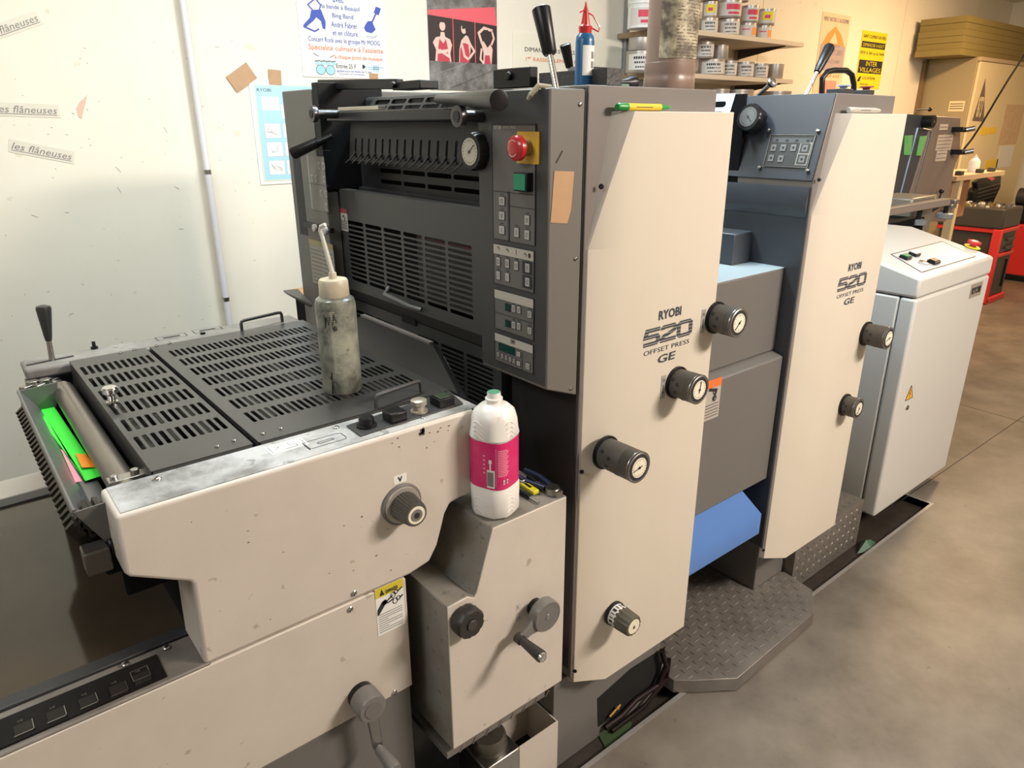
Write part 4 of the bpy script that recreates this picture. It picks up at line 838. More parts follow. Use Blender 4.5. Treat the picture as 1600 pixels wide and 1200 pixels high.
b = MB(); p, q = aX(483, 372, CX), aX(527, 455, CX); b.box(CX-.0012, CX, q.y, p.y, q.z, p.z); b.mat(1).box(CX-.0018, CX, q.y, p.y, p.z-.016, p.z); b.mat(2)
for i in range(13): b.box(CX-.0018, CX, (p.y+q.y)/2+.004, p.y-.008, p.z-.03-.0115*i, p.z-.028-.0115*i); b.box(CX-.0018, CX, q.y+.008, (p.y+q.y)/2-.004, p.z-.03-.0115*i, p.z-.028-.0115*i)
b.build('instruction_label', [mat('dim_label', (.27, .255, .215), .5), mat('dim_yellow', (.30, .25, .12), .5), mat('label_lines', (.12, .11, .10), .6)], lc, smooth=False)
b = MB(); p = aX(470, 455, CX); b.prism([(CX, p.y+.02, p.z), (CX-.05, p.y+.012, p.z+.004), (CX-.05, p.y-.01, p.z), (CX, p.y-.08, p.z-.03), (CX, p.y-.06, p.z-.04)], (0, 0, .004)); b.build('grey_latch', GREYL, lc)
FX = FX0
# ---------- ink unit recess above the guard
b = MB(); q0, q1 = aX(600, 258, .99), aX(750, 300, .99); b.slots((.97, 1.86, zt+.0), -Y, Z, -X, .70, .13, [(c_+.0, d_) for c_, d_ in cells(.12, .68, 5, .04)], [(.018, .029), (.046, .057)], t=.002); b.build('recess_slotted_plate', mat('recess_dark', (.020, .020, .022), .4, spec=.3), t1)
b = MB(); b.box(.96, 1.01, 1.16, 1.86, zt-.02, zt+.003); b.build('recess_sill', DARK, t1)
# side plate dark (wall side)
b = MB(); P = [aX(*p, .88) for p in ((502, 128), (515, 200), (523, 292), (560, 300), (548, 175), (548, 128))]
b.box(.862, 1.05, 1.845, 1.88, zt, 1.60); b.build('ink_side_plate', mat('side_plate_dark', (.006, .006, .007), .5, spec=.2), t1, bevel=.002)
b = MB(); 
for (px_, py_, r_) in ((531, 157, .009), (540, 148, .005), (548, 150, .006), (524, 150, .003), (556, 146, .005), (550, 158, .003), (565, 155, .003)): p = aX(px_, py_, .88); b.lathe((.8615, min(1.876, max(1.85, p.y)), p.z), -X, [(0, r_), (.001, r_)], 14)
# fountain plate with fifteen slots
FXa = .90
p0, p1 = aX(540, 186, FXa), aX(728, 196, FXa); z_t = (p0.z+p1.z)/2
l0, l1 = aX(545, 240, FXa-.005), aX(722, 278, FXa-.005); z_b = (l0.z+l1.z)/2
vv = Vector((.012, 0, z_t-z_b)); Hh = vv.length; vv.normalize(); nn = (-Y).cross(vv)
y_l = l0.y; y_r = l1.y
b = MB(); b.slots(Vector((FXa-.005, y_l, z_b)), -Y, vv, nn, y_l-1.19, Hh, [(a+.37*(s_-a), s_-.37*(s_-a)) for a, s_ in [(.015+i*(y_l-1.19-.06)/15, .015+(i+1)*(y_l-1.19-.06)/15) for i in range(15)]], [(Hh*.12, Hh*.60)], t=.002)
fo = b.build('ink_key_plate', mat('ink_plate_dark', (.018, .018, .020), .4, spec=.3), t1)
b = MB(); b.obox(Vector((FXa-.003, y_l, z_b))-nn*.02, -Y, vv, nn, 0, y_l-1.19, 0, Hh, -.002, 0); b.build('key_plate_backing', VOID, t1)
for i in range(15):
    y = y_l-.015-(i+.5)*(y_l-1.19-.06)/15; c = Vector((FXa-.003, y, z_b+.012)); b = MB(); b.tube([c+vv*.01, c-X*.012-Z*.004, c-X*.022+Y*.014-Z*.016], [.0025, .002, .0016], 6); b.obox(c-X*.004, Y, Z, X, -.010, .010, -.003, .001, -.002, .002); b.build('ink_key', mat('ink_key_dark', (.07, .07, .07), .3, .6), fo)
# cross bar with end rollers
zb_ = (aX(540, 178, .88).z+aX(730, 183, .88).z)/2
b = MB(); b.box(.868, .905, 1.17, 1.82, zb_-.012, zb_+.012); b.build('cross_bar', mat('bar_dark', (.022, .022, .024), .3, spec=.35), t1, bevel=.003)
for pc in ((486, 178), (713, 182)):
    p = aX(*pc, .80); b = MB(); b.cyl(p+X*.006, p+X*.085, .011, n=20); b.mat(1).lathe(p, X, [(0, .012), (0.0005, .019), (.008, .020), (.012, .019), (.013, .012)], 28); b.mat(2).lathe(p-X*.0008, -X, [(0, .010), (.0005, .010)], 18); b.build('chrome_end_roller', [mat('dark_steel', (.10, .10, .105), .3, .8), mat('dark_steel', (.10, .10, .105), .3, .8), CHAR], t1)
b = MB(); p, q = aX(535, 168, .885), aX(598, 171, .885); b.prism([(.872, p.y, zb_+.0125), (.872, q.y, zb_+.0125), (.90, q.y+.012, zb_+.0125), (.90, p.y, zb_+.0125)], (0, 0, .009)); b.build('steel_blade', mat('blade_steel', (.55, .5, .42), .3, .7), t1, bevel=.001)
# top cover with slots
zc0, zc1 = aX(640, 168, 1.02), aX(640, 147, 1.02)
b = MB(); vv2 = Vector((.04, 0, .055)).normalized(); n2 = (-Y).cross(vv2)
b.slots(Vector((.962, 1.80, 1.512)), -Y, vv2, n2, .60, .062, cells(.02, .58, 7, .06), cells(.006, .056, 3, .17), t=.002); b.build('top_slotted_cover', DARK, t1)
b = MB(); b.box(.998, 1.30, 1.165, 1.86, 1.50, 1.566); b.build('ink_unit_cover', DARK, t1, bevel=.01)
# black lever lying across (right)
p = aX(720, 157, .80); a, e = aX(684, 155, .86), aX(780, 157, .76)
b = MB(); b.lathe(a, e-a, [(0, .006), (.003, .009), ((e-a).length*.33, .010), ((e-a).length*.36, .011), ((e-a).length*.55, .014), ((e-a).length*.95, .0175), ((e-a).length, .0165), ((e-a).length+.001, .012)], 26); b.build('black_lever', mat('lever_black', (.009, .009, .010), .3, spec=.35), t1)
# black lever on the left
a, e = aX(520, 212, .885), aX(456, 240, .80); dv = e-a
b = MB(); b.lathe(a, dv, [(0, .007), (dv.length*.35, .008), (dv.length*.38, .013), (dv.length*.95, .017), (dv.length*.99, .015)], 22); b.build('black_lever', mat('lever_black', (.009, .009, .010), .3, spec=.35), t1)
# pressure gauge with black knurled ring
a, e = aX(752, 232, .895), aX(734, 236, .795); a = Vector((.90, e.y, e.z)); e = aX(734, 237, .838); a = Vector((.90, e.y, e.z))
b = MB(); rs = []
for t, r in ((0, .030), (.004, .0345), (.045, .036), (.052, .033)): rs.append([Vector((a.x-t-.01, a.y+r*(1-(.05 if (i % 6) == 0 else 0))*cos(2*pi*i/60), a.z+r*(1-(.05 if (i % 6) == 0 else 0))*sin(2*pi*i/60))) for i in range(60)])
b.rings(rs); gk = b.build('black_gauge_dial', BLACK, t1)
fc = Vector((a.x-.0622, a.y, a.z))
def face_dial(fc, u, v, n, r, par, m, ang):
    b = MB(); b.lathe(fc, n, [(0, r), (.0008, r)], 36); b.mat(1)
    for i in range(20):
        q = 2*pi*i/20; l_ = .0025 if i % 5 else .004; b.obox(fc+n*.001, u*cos(q)+v*sin(q), v*cos(q)-u*sin(q), n, r-.003-l_, r-.003, -.0004, .0004, 0, .0004)
    q = radians(ang); b.obox(fc+n*.0014, u*cos(q)+v*sin(q), v*cos(q)-u*sin(q), n, -.006, r-.006, -.0007, .0007, 0, .0004); b.lathe(fc+n*.001, n, [(0, .0028), (.001, .0028)], 12)
    return b.build('dial_face', [m, CHAR], par)
face_dial(fc, -Y, Z, -X, .025, gk, mat('dial_beige_dim', (.42, .37, .29), .4), 40)
# black top bracket
b = MB(); b.box(.87, .905, 1.72, 1.89, 1.60, 1.625) if False else None
p, q = aX(497, 130, .90), aX(664, 128, .90)
b = MB(); zz = (p.z+q.z)/2; b.prism([(.915, 1.955, 1.587), (.915, 1.54, 1.574), (.915, 1.54, 1.596), (.915, 1.955, 1.612)], (.02, 0, 0)); b.box(.915, .965, 1.44, 1.56, 1.572, 1.590); b.lathe((.915, 1.545, 1.583), -X, [(0, .008), (.010, .008), (.010, .005)], 6); b.box(.925, .935, 1.95, 1.985, 1.572, 1.606); b.build('top_bracket', mat('bracket_black', (.010, .010, .011), .4, spec=.3), t1, bevel=.002)
# plate on top right rear (seen above the column)
p = aX(783, 122, 1.0); b = MB(); y0_ = 1.12
pa, pb = aX(771, 125, .95), aX(900, 120, .95)
b = MB(); b.box(.999, 1.02, 1.165, 1.285, 1.567, 1.605); b.lathe((.999, 1.228, 1.590), -X, [(0, .009), (.008, .009), (.008, .005)], 6); b.build('black_rail', BLACK, t1, bevel=.002)
b = MB(); b.box(1.01, 1.05, .965, 1.15, 1.564, 1.592); b.build('textured_roller_guard', mat('knurled_black', (.03, .03, .03), .4, bump=.8, dirt=.3, scale=60), t1)
# rear grey box
b = MB(); b.box(1.20, 1.32, 1.22, 1.26, 1.5, 1.617); b.build('rear_top_plate', TAUPE, t1)
# chrome lever with black grip on top of column
a, e = aX(868, 130, .925), aX(845, 12, .925); dv = e-a; Ln = dv.length; d = dv.normalized()
b = MB(); b.cyl(a-d*.03, a+d*Ln*.42, .0055, n=16); b.mat(1).lathe(a+d*Ln*.38, d, [(0, .010), (.004, .0125), (Ln*.56, .0165), (Ln*.60, .0165), (Ln*.615, .014)], 24); b.build('top_lever', [CHROME, BLACK], t1)
a, e = aY(893, 120, 1.3), aY(883, 70, 1.3); dv = e-a; b = MB(); b.cyl(a, a+dv*.55, .006, n=14); b.mat(1).lathe(a+dv*.3, dv, [(0, .009), (dv.length*.7, .013), (dv.length*.72, .011)], 20); b.build('rear_top_lever', [CHROME, BLACK], t1)

# ---------- things standing on the first tower
TT = 1.563
def at_tower(px, yy): return aY(px, 131, yy).x
p = Vector((at_tower(912, 1.02), 1.02, TT))
bo = thing('glue_bottle', 'small blue bottle with red nozzle cap standing on the first tower', 'bottle', p)
s_ = .0172
b = MB(); b.lathe(p, Z, [(0, s_), (.075, s_), (.084, s_*.93), (.090, s_*.6)], 28); b.build('bottle_body', BCAP, bo)
b = MB(); b.lathe(p+Z*.088, Z, [(0, .0115), (.012, .0125), (.015, .0085), (.040, .0042), (.046, .0022), (.052, .0016)], 22)
b.tube([p+Z*.098+X*.010-Y*.006, p+Z*.092+X*.022-Y*.012, p+Z*.100+X*.024-Y*.012, p+Z*.118+X*.010-Y*.008, p+Z*.126-X*.006, p+Z*.122-X*.014], .0014, 6); b.build('nozzle_cap', RED, bo)
b = MB(); 
for i in range(8):
    q = radians(215+i*11); q2 = radians(226+i*11); r_ = s_+.0004
    b.add([p+Vector((r_*cos(q), r_*sin(q), .018)), p+Vector((r_*cos(q2), r_*sin(q2), .018)), p+Vector((r_*cos(q2), r_*sin(q2), .068)), p+Vector((r_*cos(q), r_*sin(q), .068))], [(0, 1, 2, 3)])
random.seed(4); b.mat(1)
for i in range(14): q = radians(270+4*(i % 7)); r_ = s_+.0008; zz = .030+.004*(i//7*4); b.add([p+Vector((r_*cos(q), r_*sin(q), zz)), p+Vector((r_*cos(q+.03), r_*sin(q+.03), zz)), p+Vector((r_*cos(q+.03), r_*sin(q+.03), zz+.012)), p+Vector((r_*cos(q), r_*sin(q), zz+.012))], [(0, 1, 2, 3)])
b.build('bottle_label', [PAPER, CHAR], bo)

p = Vector((at_tower(1045, 1.07), 1.07, TT)); r_ = .050
jg = thing('sludge_jug', 'tall dirty jug of brown liquid with a peeling label on the tower top', 'jug', p)
b = MB(); b.lathe(p, Z, [(0, r_*.94), (.004, r_), (.026, r_*1.0), (.030, r_*.97), (.034, r_*.99), (.055, r_*.99), (.056, r_*.965), (.20, r_*.955), (.23, r_*.9), (.25, r_*.5), (.26, r_*.4), (.28, r_*.4)], 36, k=2.6); b.build('jug_body', RUST, jg)
b = MB(); rs = []
for z in (.062, .20): rs.append([p+Vector((cos(radians(q))*r_*1.03*(abs(cos(radians(q)))**2.6+abs(sin(radians(q)))**2.6)**(-1/2.6)*.96, sin(radians(q))*r_*1.03*(abs(cos(radians(q)))**2.6+abs(sin(radians(q)))**2.6)**(-1/2.6)*.96, z)) for q in range(190, 345, 5)])
n_ = len(rs[0]); b.add(rs[0]+rs[1], [(i, i+1, n_+i+1, n_+i) for i in range(n_-1)])
b.mat(1)
random.seed(8)
for rr in range(22):
    z = .066+rr*.006
    for i in range(8, n_-5):
        if random.random() < .6:
            a0, a1 = rs[0][i].copy(), rs[0][i].lerp(rs[0][i+1], .8)
            for q_ in (a0, a1): q_ -= Vector((0, 0, .062)); q_ += (q_-Vector((p.x, p.y, q_.z))).normalized()*.0006
            b.add([a0+Z*z, a1+Z*z, a1+Z*(z+.0016), a0+Z*(z+.0016)], [(0, 1, 2, 3)])
b.build('torn_label', [RUSTL, mat('label_print_brown', (.12, .09, .06), .6)], jg, smooth=False)
p = Vector((at_tower(957, .985), .985, TT)); b = MB(); b.obox(p, X, Y, Z, -.035, .03, -.01, .02, 0, .004); b.build('x', PENG) if False else None
gs = MB(); gs.obox(p, X, Y, Z, -.035, .030, -.015, .015, 0, .004); tag(gs.build('green_scraper', mat('pale_green', (.14, .24, .18), .4), bevel=.001), 'flat pale green scraper lying between blue bottle and jug', 'tool')
p = Vector((at_tower(985, 1.06), 1.06, TT)); b = MB(); b.lathe(p+Z*.013-X*.03, X, [(0, .004), (.015, .007), (.03, .013), (.042, .013), (.046, .009)], 20); tag(b.build('bottle_stopper', BLACK), 'loose black plastic stopper lying left of the jug', 'stopper')
# rag on column edge
p = aY(845, 141, .955); b = MB(); b.tube([Vector((.875, .965, 1.557)), Vector((.855, .975, 1.559)), Vector((.848, .985, 1.545)), Vector((.849, .995, 1.538))], [.004, .005, .006, .003], 7); tag(b.build('tape_scrap', mat('crumpled_ivory', (.40, .35, .26), .6)), 'crumpled scrap of tape hanging over the control column edge', 'scrap')
# pens
def pen(px, py, px2, lab, cols, rr=.006, nm='ballpoint_pen'):
    a = aY(px, py, D+.012); e = aY(px2, py, D+.012); a = Vector((a.x, D+.012, 1.5195+rr)); e = Vector((e.x, D+.012, 1.5195+rr)); L = (e-a).length
    o_ = thing(nm, lab, 'pen', a)
    b = MB(); b.lathe(a+X*.0, X, [(0, rr*.75), (.003, rr), (L*.18, rr)], 18); b.build('cap_end', cols[0], o_)
    b = MB(); b.lathe(a+X*L*.18, X, [(0, rr*.95), (L*.6, rr*.9)], 18); b.mat(1); b.obox(a+X*L*.3-Y*rr*.96, X, Z, Y, 0, L*.3, -.0006, .0006, 0, .0003); b.build('barrel', [cols[1], CHAR], o_)
    b = MB(); b.lathe(a+X*L*.78, X, [(0, rr*.9), (L*.12, rr*.6), (L*.2, rr*.35), (L*.22, .0006)], 18); b.build('tip', cols[2], o_)
pen(964, 163, 1049, 'green and yellow pen lying on top of the near beige panel', [PENG, PENY, PENG], .0068)

# ============================================================ bleach bottle and tools on the housing
c = aZ(774, 795, .788); c = Vector((c.x, c.y, .787))
bb = thing('bleach_bottle', 'white bleach bottle with magenta label and green neck, on the stepped housing', 'bottle', c)
top = aY(773, 612, c.y); Hb = top.z-c.z
R_ = .0435
prof = [(0, .8), (.012, .93), (.03, .99), (.10, 1.0), (.245, .99), (.262, .965), (.275, .93), (.70, .93), (.715, .965), (.73, 1.0), (.86, .99)]
prof = [(0, .80), (.01, .90), (.03, .97), (.25, .97), (.262, .93), (.66, .93), (.67, .97), (.80, .97), (.86, .86), (.90, .62), (.915, .40), (.92, .33)]
b = MB(); u_ = Vector((cos(radians(20)), sin(radians(20)), 0)); v_ = Z.cross(u_)
rs = []
for t, r in prof:
    ring = []
    kk = 3.2 if t < .8 else 2.2
    for i in range(48):
        q = 2*pi*i/48; cc_, ss = cos(q), sin(q); e_ = (abs(cc_)**kk+abs(ss)**kk)**(-1/kk); rr = R_*r*e_
        groove = .0025 if (abs(((q*4/(2*pi)) % 1)-.5) < .09) and (t < .25 or .67 < t < .85) else 0
        ring.append(c+u_*((rr-groove)*cc_)+v_*((rr-groove)*ss)+Z*(Hb*t))
    rs.append(ring)
b.rings(rs); 
def sq(q, r): e_ = (abs(cos(q))**3.2+abs(sin(q))**3.2)**(-1/3.2); return c+u_*(r*e_*cos(q))+v_*(r*e_*sin(q))
for base in (.06, .69):
    for j in range(4):
        for side in range(4):
            b.tube([sq(radians(90*side+45+18+t_*5), R_*.968)+Z*(Hb*(base+.035*j)+.004*sin(t_/4*pi)) for t_ in range(7)], .0010, 6)
            if False: pass
b.build('bottle_body', WHITE, bb)
b = MB(); b.lathe(c+Z*Hb*.915, Z, [(0, .013), (.006, .013), (.007, .0165), (.010, .0165), (.011, .013), (Hb*.085, .0125)], 26); b.build('bottle_neck', WHITE, bb)
b = MB(); b.lathe(c+Z*Hb*1.0-Z*.0005, Z, [(0, .0122), (.0015, .0115)], 26); b.build('green_seal', mat('green_foil', (.10, .32, .20), .35), bb)
b = MB(); rs = []
for t in (.268, .655): rs.append([sq(2*pi*i/48, R_*.945)+Z*Hb*t for i in range(48)])
b.rings(rs, cap=False)
def lab(az0, az1, z0, z1, m, up=.0008):
    n = 6; P0 = [sq(radians(az0+(az1-az0)*i/n), R_*.945+up) for i in range(n+1)]
    b.mat(m).add([p+Z*Hb*z0 for p in P0]+[p+Z*Hb*z1 for p in P0], [(i, i+1, n+2+i, n+1+i) for i in range(n)])
A0 = 231-20   # azimuth (in bottle frame) towards the camera
for i in range(11): lab(A0-15+i*1.5-3, A0-15+i*1.5-3+(.9 if i % 3 else .5), .30, .42, 2, .0014)
lab(A0-19, A0+1, .285, .435, 1, .001)
lab(A0-14, A0-6, .49, .52, 1); lab(A0-12, A0-8, .43, .50, 1)
for i in range(16): lab(A0+8, A0+8+24+3*(i % 3), .385+.014*i, .390+.014*i, 3)
lab(A0+4, A0+4.7, .30, .62, 3)
for az in (A0+22, A0+32): lab(az-1.5, az+3, .315, .35, 1); lab(az, az+1.5, .322, .343, 2, .0013)
for i in range(5): lab(A0-30, A0-24, .40+.035*i, .41+.035*i, 3)
b.build('magenta_label', [MAG, PAPER, CHAR, mat('label_pale_print', (.85, .42, .50), .5)], bb, smooth=False)
# tools
zt_ = .7872
def tool(pa, pb, z, fn, name, label, cat='tool'):
    a, e = aZ(*pa, z), aZ(*pb, z); o_ = thing(name, label, cat, a); fn(a, e, o_); return o_
def cutter(a, e, o_):
    d = (e-a).normalized(); n = Z.cross(d); L = (e-a).length
    b = MB(); b.obox(a, d, n, Z, 0, L, -.008, .008, 0, .009); b.build('yellow_body', mat('cutter_yellow', (.62, .55, .02), .4), o_, bevel=.002)
    b = MB(); b.obox(a, d, n, Z, L*.1, L*.75, -.003, .003, .009, .0096); b.build('blade_channel', BLACK, o_)
    b = MB(); b.obox(a, d, n, Z, L*.25, L*.38, -.006, .006, .0096, .014); b.build('slider', STEEL, o_, bevel=.001)
tool((806, 752), (838, 773), zt_, cutter, 'utility_knife', 'yellow snap blade knife lying right of the bleach bottle')
def pliers(a, e, o_):
    d = (e-a).normalized(); n = Z.cross(d); L = (e-a).length
    for s in (1, -1):
        b = MB(); b.tube([a+n*s*.016+Z*.006, a+d*L*.35+n*s*.018+Z*.007, a+d*L*.75+n*s*.008+Z*.008], .0065, 10); b.build('handle_grip', mat('navy_grip', (.015, .02, .06), .4), o_)
    b = MB(); b.lathe(a+d*L*.86, Z, [(0, .015), (.014, .015)], 20); b.obox(a+d*L*.86, d, n, Z, 0, .022, -.008, .008, 0, .012); b.build('joint', STEEL, o_)
tool((812, 742), (872, 775), zt_, pliers, 'pliers', 'pliers with dark blue grips lying by the tower wall')
def driver(a, e, o_):
    d = (e-a).normalized(); L = (e-a).length
    b = MB(); b.cyl(a+Z*.005, a+d*L*.6+Z*.005, .005); b.build('handle', BLACK, o_); b = MB(); b.cyl(a+d*L*.6+Z*.004, e+Z*.003, .0025); b.build('shaft', STEEL, o_)
tool((806, 768), (842, 788), zt_, driver, 'black_screwdriver', 'thin black screwdriver in front of the yellow knife')
tool((825, 748), (846, 762), zt_+.001, driver, 'small_hook_tool', 'small dark pick tool between knife and pliers')

# ============================================================ squeeze bottle on the grate
zg_ = TZ+.0045; c = aZ(536, 610, zg_)
c = aZ(536, 608, zg_); sb = thing('squeeze_bottle', 'grimy translucent squeeze bottle with bent spout on the large grate', 'bottle', c)
tp = aY(530, 462, c.y); Hs = tp.z-c.z; k_ = .0385
b = MB(); b.lathe(c, Z, [(0, k_*.93), (.004, k_), (Hs*.93, k_), (Hs*.98, k_*.93), (Hs*1.01, k_*.72)], 36); b.build('bottle_body', SQB, sb)
b = MB(); b.lathe(c+Z*Hs*1.0, Z, [(0, k_*.70), (.003, k_*.74), (.030, k_*.72), (.034, k_*.66), (.035, .008)], 34); b.lathe(c+Z*(Hs+.034), Z, [(0, .008), (.012, .007)], 14); b.build('screw_cap', SQC, sb)
s0_ = c+Z*(Hs+.044); bend = aX(500, 356, s0_.x-.005); bend = aY(500, 357, c.y+.01); tip = aY(508, 351, c.y-.005)
b = MB(); b.tube([s0_, s0_.lerp(bend, .4), s0_.lerp(bend, .8), bend-Z*.004, bend+Z*.002+(tip-bend)*.2, tip], [.0045, .0042, .0038, .0038, .0038, .0036], 10); b.build('bent_spout', mat('ivory_tube', (.62, .60, .52), .4), sb)
b = MB()
for i in range(36):
    z = Hs*(.25+.018*i); q0 = 226; L = 9 if i % 5 else 15
    P0 = [c+Vector((cos(radians(q0+L*j/3)), sin(radians(q0+L*j/3)), 0))*(k_+.0004)+Z*z for j in range(4)]
    b.add(P0+[p+Z*.0012 for p in P0], [(j, j+1, 5+j, 4+j) for j in range(3)])
b.mat(1)
def scrib(pts, wd=.0022):
    P0 = [c+Vector((cos(radians(q)), sin(radians(q)), 0))*(k_+.0003)+Z*Hs*t for q, t in pts]; b.tube(P0, wd/2, 5)
scrib([(208, .86), (212, .80), (210, .72), (216, .84), (222, .76), (226, .84), (232, .74), (238, .86), (244, .78)]); scrib([(236, .74), (240, .70)], .008)
scrib([(214, .22), (219, .12), (222, .03)], .003); scrib([(210, .20), (218, .16), (228, .15), (232, .12)], .002); scrib([(213, .02), (216, .12), (217, .26)], .003)
b.build('graduation_marks', [mat('mark_pale', (.50, .50, .40), .5), CHAR], sb, smooth=False)
# ============================================================ transfer unit between towers
tu = thing('transfer_unit', 'grey unit with blue guard between the two printing towers', 'printing press', (1.5, 1.0, -.03))
MYa, MYb = .995, .965
P = [aY(*p, MYa) for p in ((1130, 437), (1225, 420), (1213, 545))]; zt = (P[0].z+P[1].z)/2; zm = P[2].z
b = MB(); b.box(1.322, 1.750, MYa, 1.45, zm, zt-.003); b.build('upper_cover', GREY, tu, bevel=.003)
b = MB(); b.box(1.322, 1.750, MYa-.0, 1.45, zt-.003, zt); b.build('cool_sheen_plate', mat('cool_sheen_top', (.34, .42, .46), .3), tu, bevel=.001)  # top face of the cover: cool overhead light painted in as pale blue
Q = [aY(*p, MYb) for p in ((1228, 545), (1196, 748), (1098, 802))]; z0 = (Q[1].z+Q[2].z)/2
b = MB(); b.prism([(1.322, MYa+.01, zm), (1.322, MYb, zm-.012), (1.322, MYb, z0), (1.322, 1.4, z0), (1.322, 1.4, zm)], (.427, 0, 0)); b.build('lower_cover', GREY, tu, bevel=.004)
# blue guard
y0 = .90; A = [aY(*p, .935) for p in ((1092, 858), (1190, 805), (1092, 893), (1186, 832))]
zh = (A[0].z+A[1].z)/2; zl = (A[2].z+A[3].z)/2
xr = A[1].x
b = MB(); b.prism([(1.34, .935, zh), (1.34, .935, zl), (1.34, 1.25, zl-.02), (1.34, 1.25, z0+.04), (1.34, .995, z0+.01)], (xr-1.34, 0, 0))
for p in b.v:
    if abs(p.x-xr) < 1e-4 and p.y > .99: p.x -= .055 if p.y < 1.1 else .05
b.build('blue_guard', BLUE, tu, bevel=.002)
b = MB(); b.box(1.36, 1.75, 1.31, 2.1, -.03, z0+.06); b.build('dark_interior_body', BLACKM, tu)
# warning sticker on lower cover
P0 = [aY(*p, MYb) for p in ((1105, 590), (1128, 588), (1125, 650), (1112, 654))]; b = MB(); x0, x1 = P0[0].x, P0[1].x; z1, z0_ = P0[1].z, P0[3].z+.0; b.box(x0-.03, x1, MYb-.0008, MYb, z0_, z1); b.mat(1).box(x0-.03, x1, MYb-.0012, MYb, z1-.022, z1); b.mat(2)
cx_, cz_ = (x0+x1)/2, (z0_+z1)/2+.01; b.stroke([(cx_-.02, cz_+.02), (cx_+.012, cz_+.012), (cx_+.002, cz_-.012)], .008, lambda a, e: Vector((a, MYb-.0014, e)))
for k in (0, 1): b.stroke([(cx_+.006+.007*cos(q), cz_-.008+k*.018+.007*sin(q)) for q in [2*pi*i/10 for i in range(10)]], .003, lambda a, e: Vector((a, MYb-.0016, e)), True)
for i in range(5): b.box(x0-.02, x1-.005, MYb-.0013, MYb, z0_+.008+.008*i, z0_+.0095+.008*i)
b.build('warning_sticker', [mat('grey_label', (.42, .38, .34), .5), mat('orange_label', (.75, .17, .04), .5), CHAR], tu, smooth=False)
# small dark block on top against tower 2
P0 = [aX(*p, 1.745) for p in ((1142, 360), (1183, 362), (1171, 412))]; b = MB(); b.prism([(1.70, P0[0].y, zt), (1.70, P0[2].y, zt), (1.745, P0[1].y, P0[1].z), (1.745, P0[0].y, P0[1].z)], (.004, 0, 0)) if False else b.box(1.66, 1.745, P0[2].y, P0[2].y+.12, zt, P0[1].z); b.build('small_block', NAVY, tu, bevel=.003)

# ---------- second tower
t2 = thing('printing_tower', 'second printing tower, dark blue side with square keypad and round gauge', 'printing press', (1.13+SX, D+.03, -.03))
xL = .950+SX; xR = 2.125
b = MB(); b.prism([(xL, .95, .285), (xR, .95, .285), (xR, .95, 1.566), (xL+.055, .95, 1.566), (xL+.0, .95, 1.36)], (0, .22, 0)); b.build('front_column', TAUPE, t2, bevel=.002)
# dark side: slanted upper plate and lower face
b = MB(); b.prism([(xL-.003, .953, .29), (xL, .953, .29), (xL, .953, 1.345), (xL-.003, .953, 1.345)], (0, .55, 0)); b.build('side_plate', NAVY, t2)
sl = Vector((.055, 0, .206)).normalized(); sn = Vector((-.9662, 0, .2579))
so = Vector((xL-.001, .952, 1.36)); b = MB(); b.prism([so+sn*.003, so+sn*.003+sl*.213, so+sl*.213, so], (0, .30, 0)); sp = b.build('slanted_side_plate', NAVY, t2, bevel=.001)
def aS(px, py, off=.003):   # picture point on the slanted plate
    d_ = ray(px, py); o_ = so+sn*off; t = (o_-CAM).dot(sn)/d_.dot(sn); return CAM+d_*t
b = MB(); b.box(xL+.0, xR, 1.17, 2.1, .3, 1.50); b.build('rear_body', BLACKM, t2)
b = MB(); b.prism([(xL-.004, .955, 1.345), (xL-.014, .955, 1.30), (xL-.004, .955, 1.27)], (0, .40, 0)); b.build('side_ridge', NAVY, t2)
P0 = [aY(*p, .97) for p in ((1191, 883), (1188, 907))]; b = MB(); b.box(1.86, 2.03, 1.02, 2.1, .046, .30); b.build('base_frame', GREY, t2, bevel=.003)
f2 = front_panel(t2, SX)
for pc in ((1280.2, 280.9), (1193.4, 859.7)): p = aY(*pc, .94); screw((p.x, .941, p.z), (-.5, -.85, 0), f2, .005, BLACK)
lettering(f2, SX, D)
gauge(t2, 1352, 521, .070, ang=200, plate=False); gauge(t2, 1319, 632, .046, ang=240, plate=False, r=.031)
# keypad
K = [aS(*p) for p in ((1205, 209), (1275, 213), (1262, 264), (1194, 259))]
kx = (K[1]-K[0]); kw = ((K[1]-K[0]).length+(K[2]-K[3]).length)/2; kh = ((K[3]-K[0]).length+(K[2]-K[1]).length)/2; kc = sum(K, Vector())/4
U = -Y; V = sl
def KP(a, e, up=0): return kc+U*a*kw+V*e*kh+sn*(up)
b = MB(); b.obox(kc, U, V, sn, -kw/2, kw/2, -kh/2, kh/2, 0, .0015); b.mat(1)
for (a0, a1, e0, e1) in ((-.5, .5, .49, .5), (-.5, .5, -.5, -.49), (-.5, -.49, -.5, .5), (.49, .5, -.5, .5)): b.obox(kc, U, V, sn, a0*kw, a1*kw, e0*kh, e1*kh, .0015, .0035)
b.mat(2).obox(kc, U, V, sn, -.42*kw, .42*kw, .25*kh, .40*kh, .0015, .0022); b.mat(3); 
for a in (-.33, -.1, .12, .36): b.obox(kc, U, V, sn, a*kw-.004, a*kw+.004, .29*kh, .36*kh, .0022, .0026)
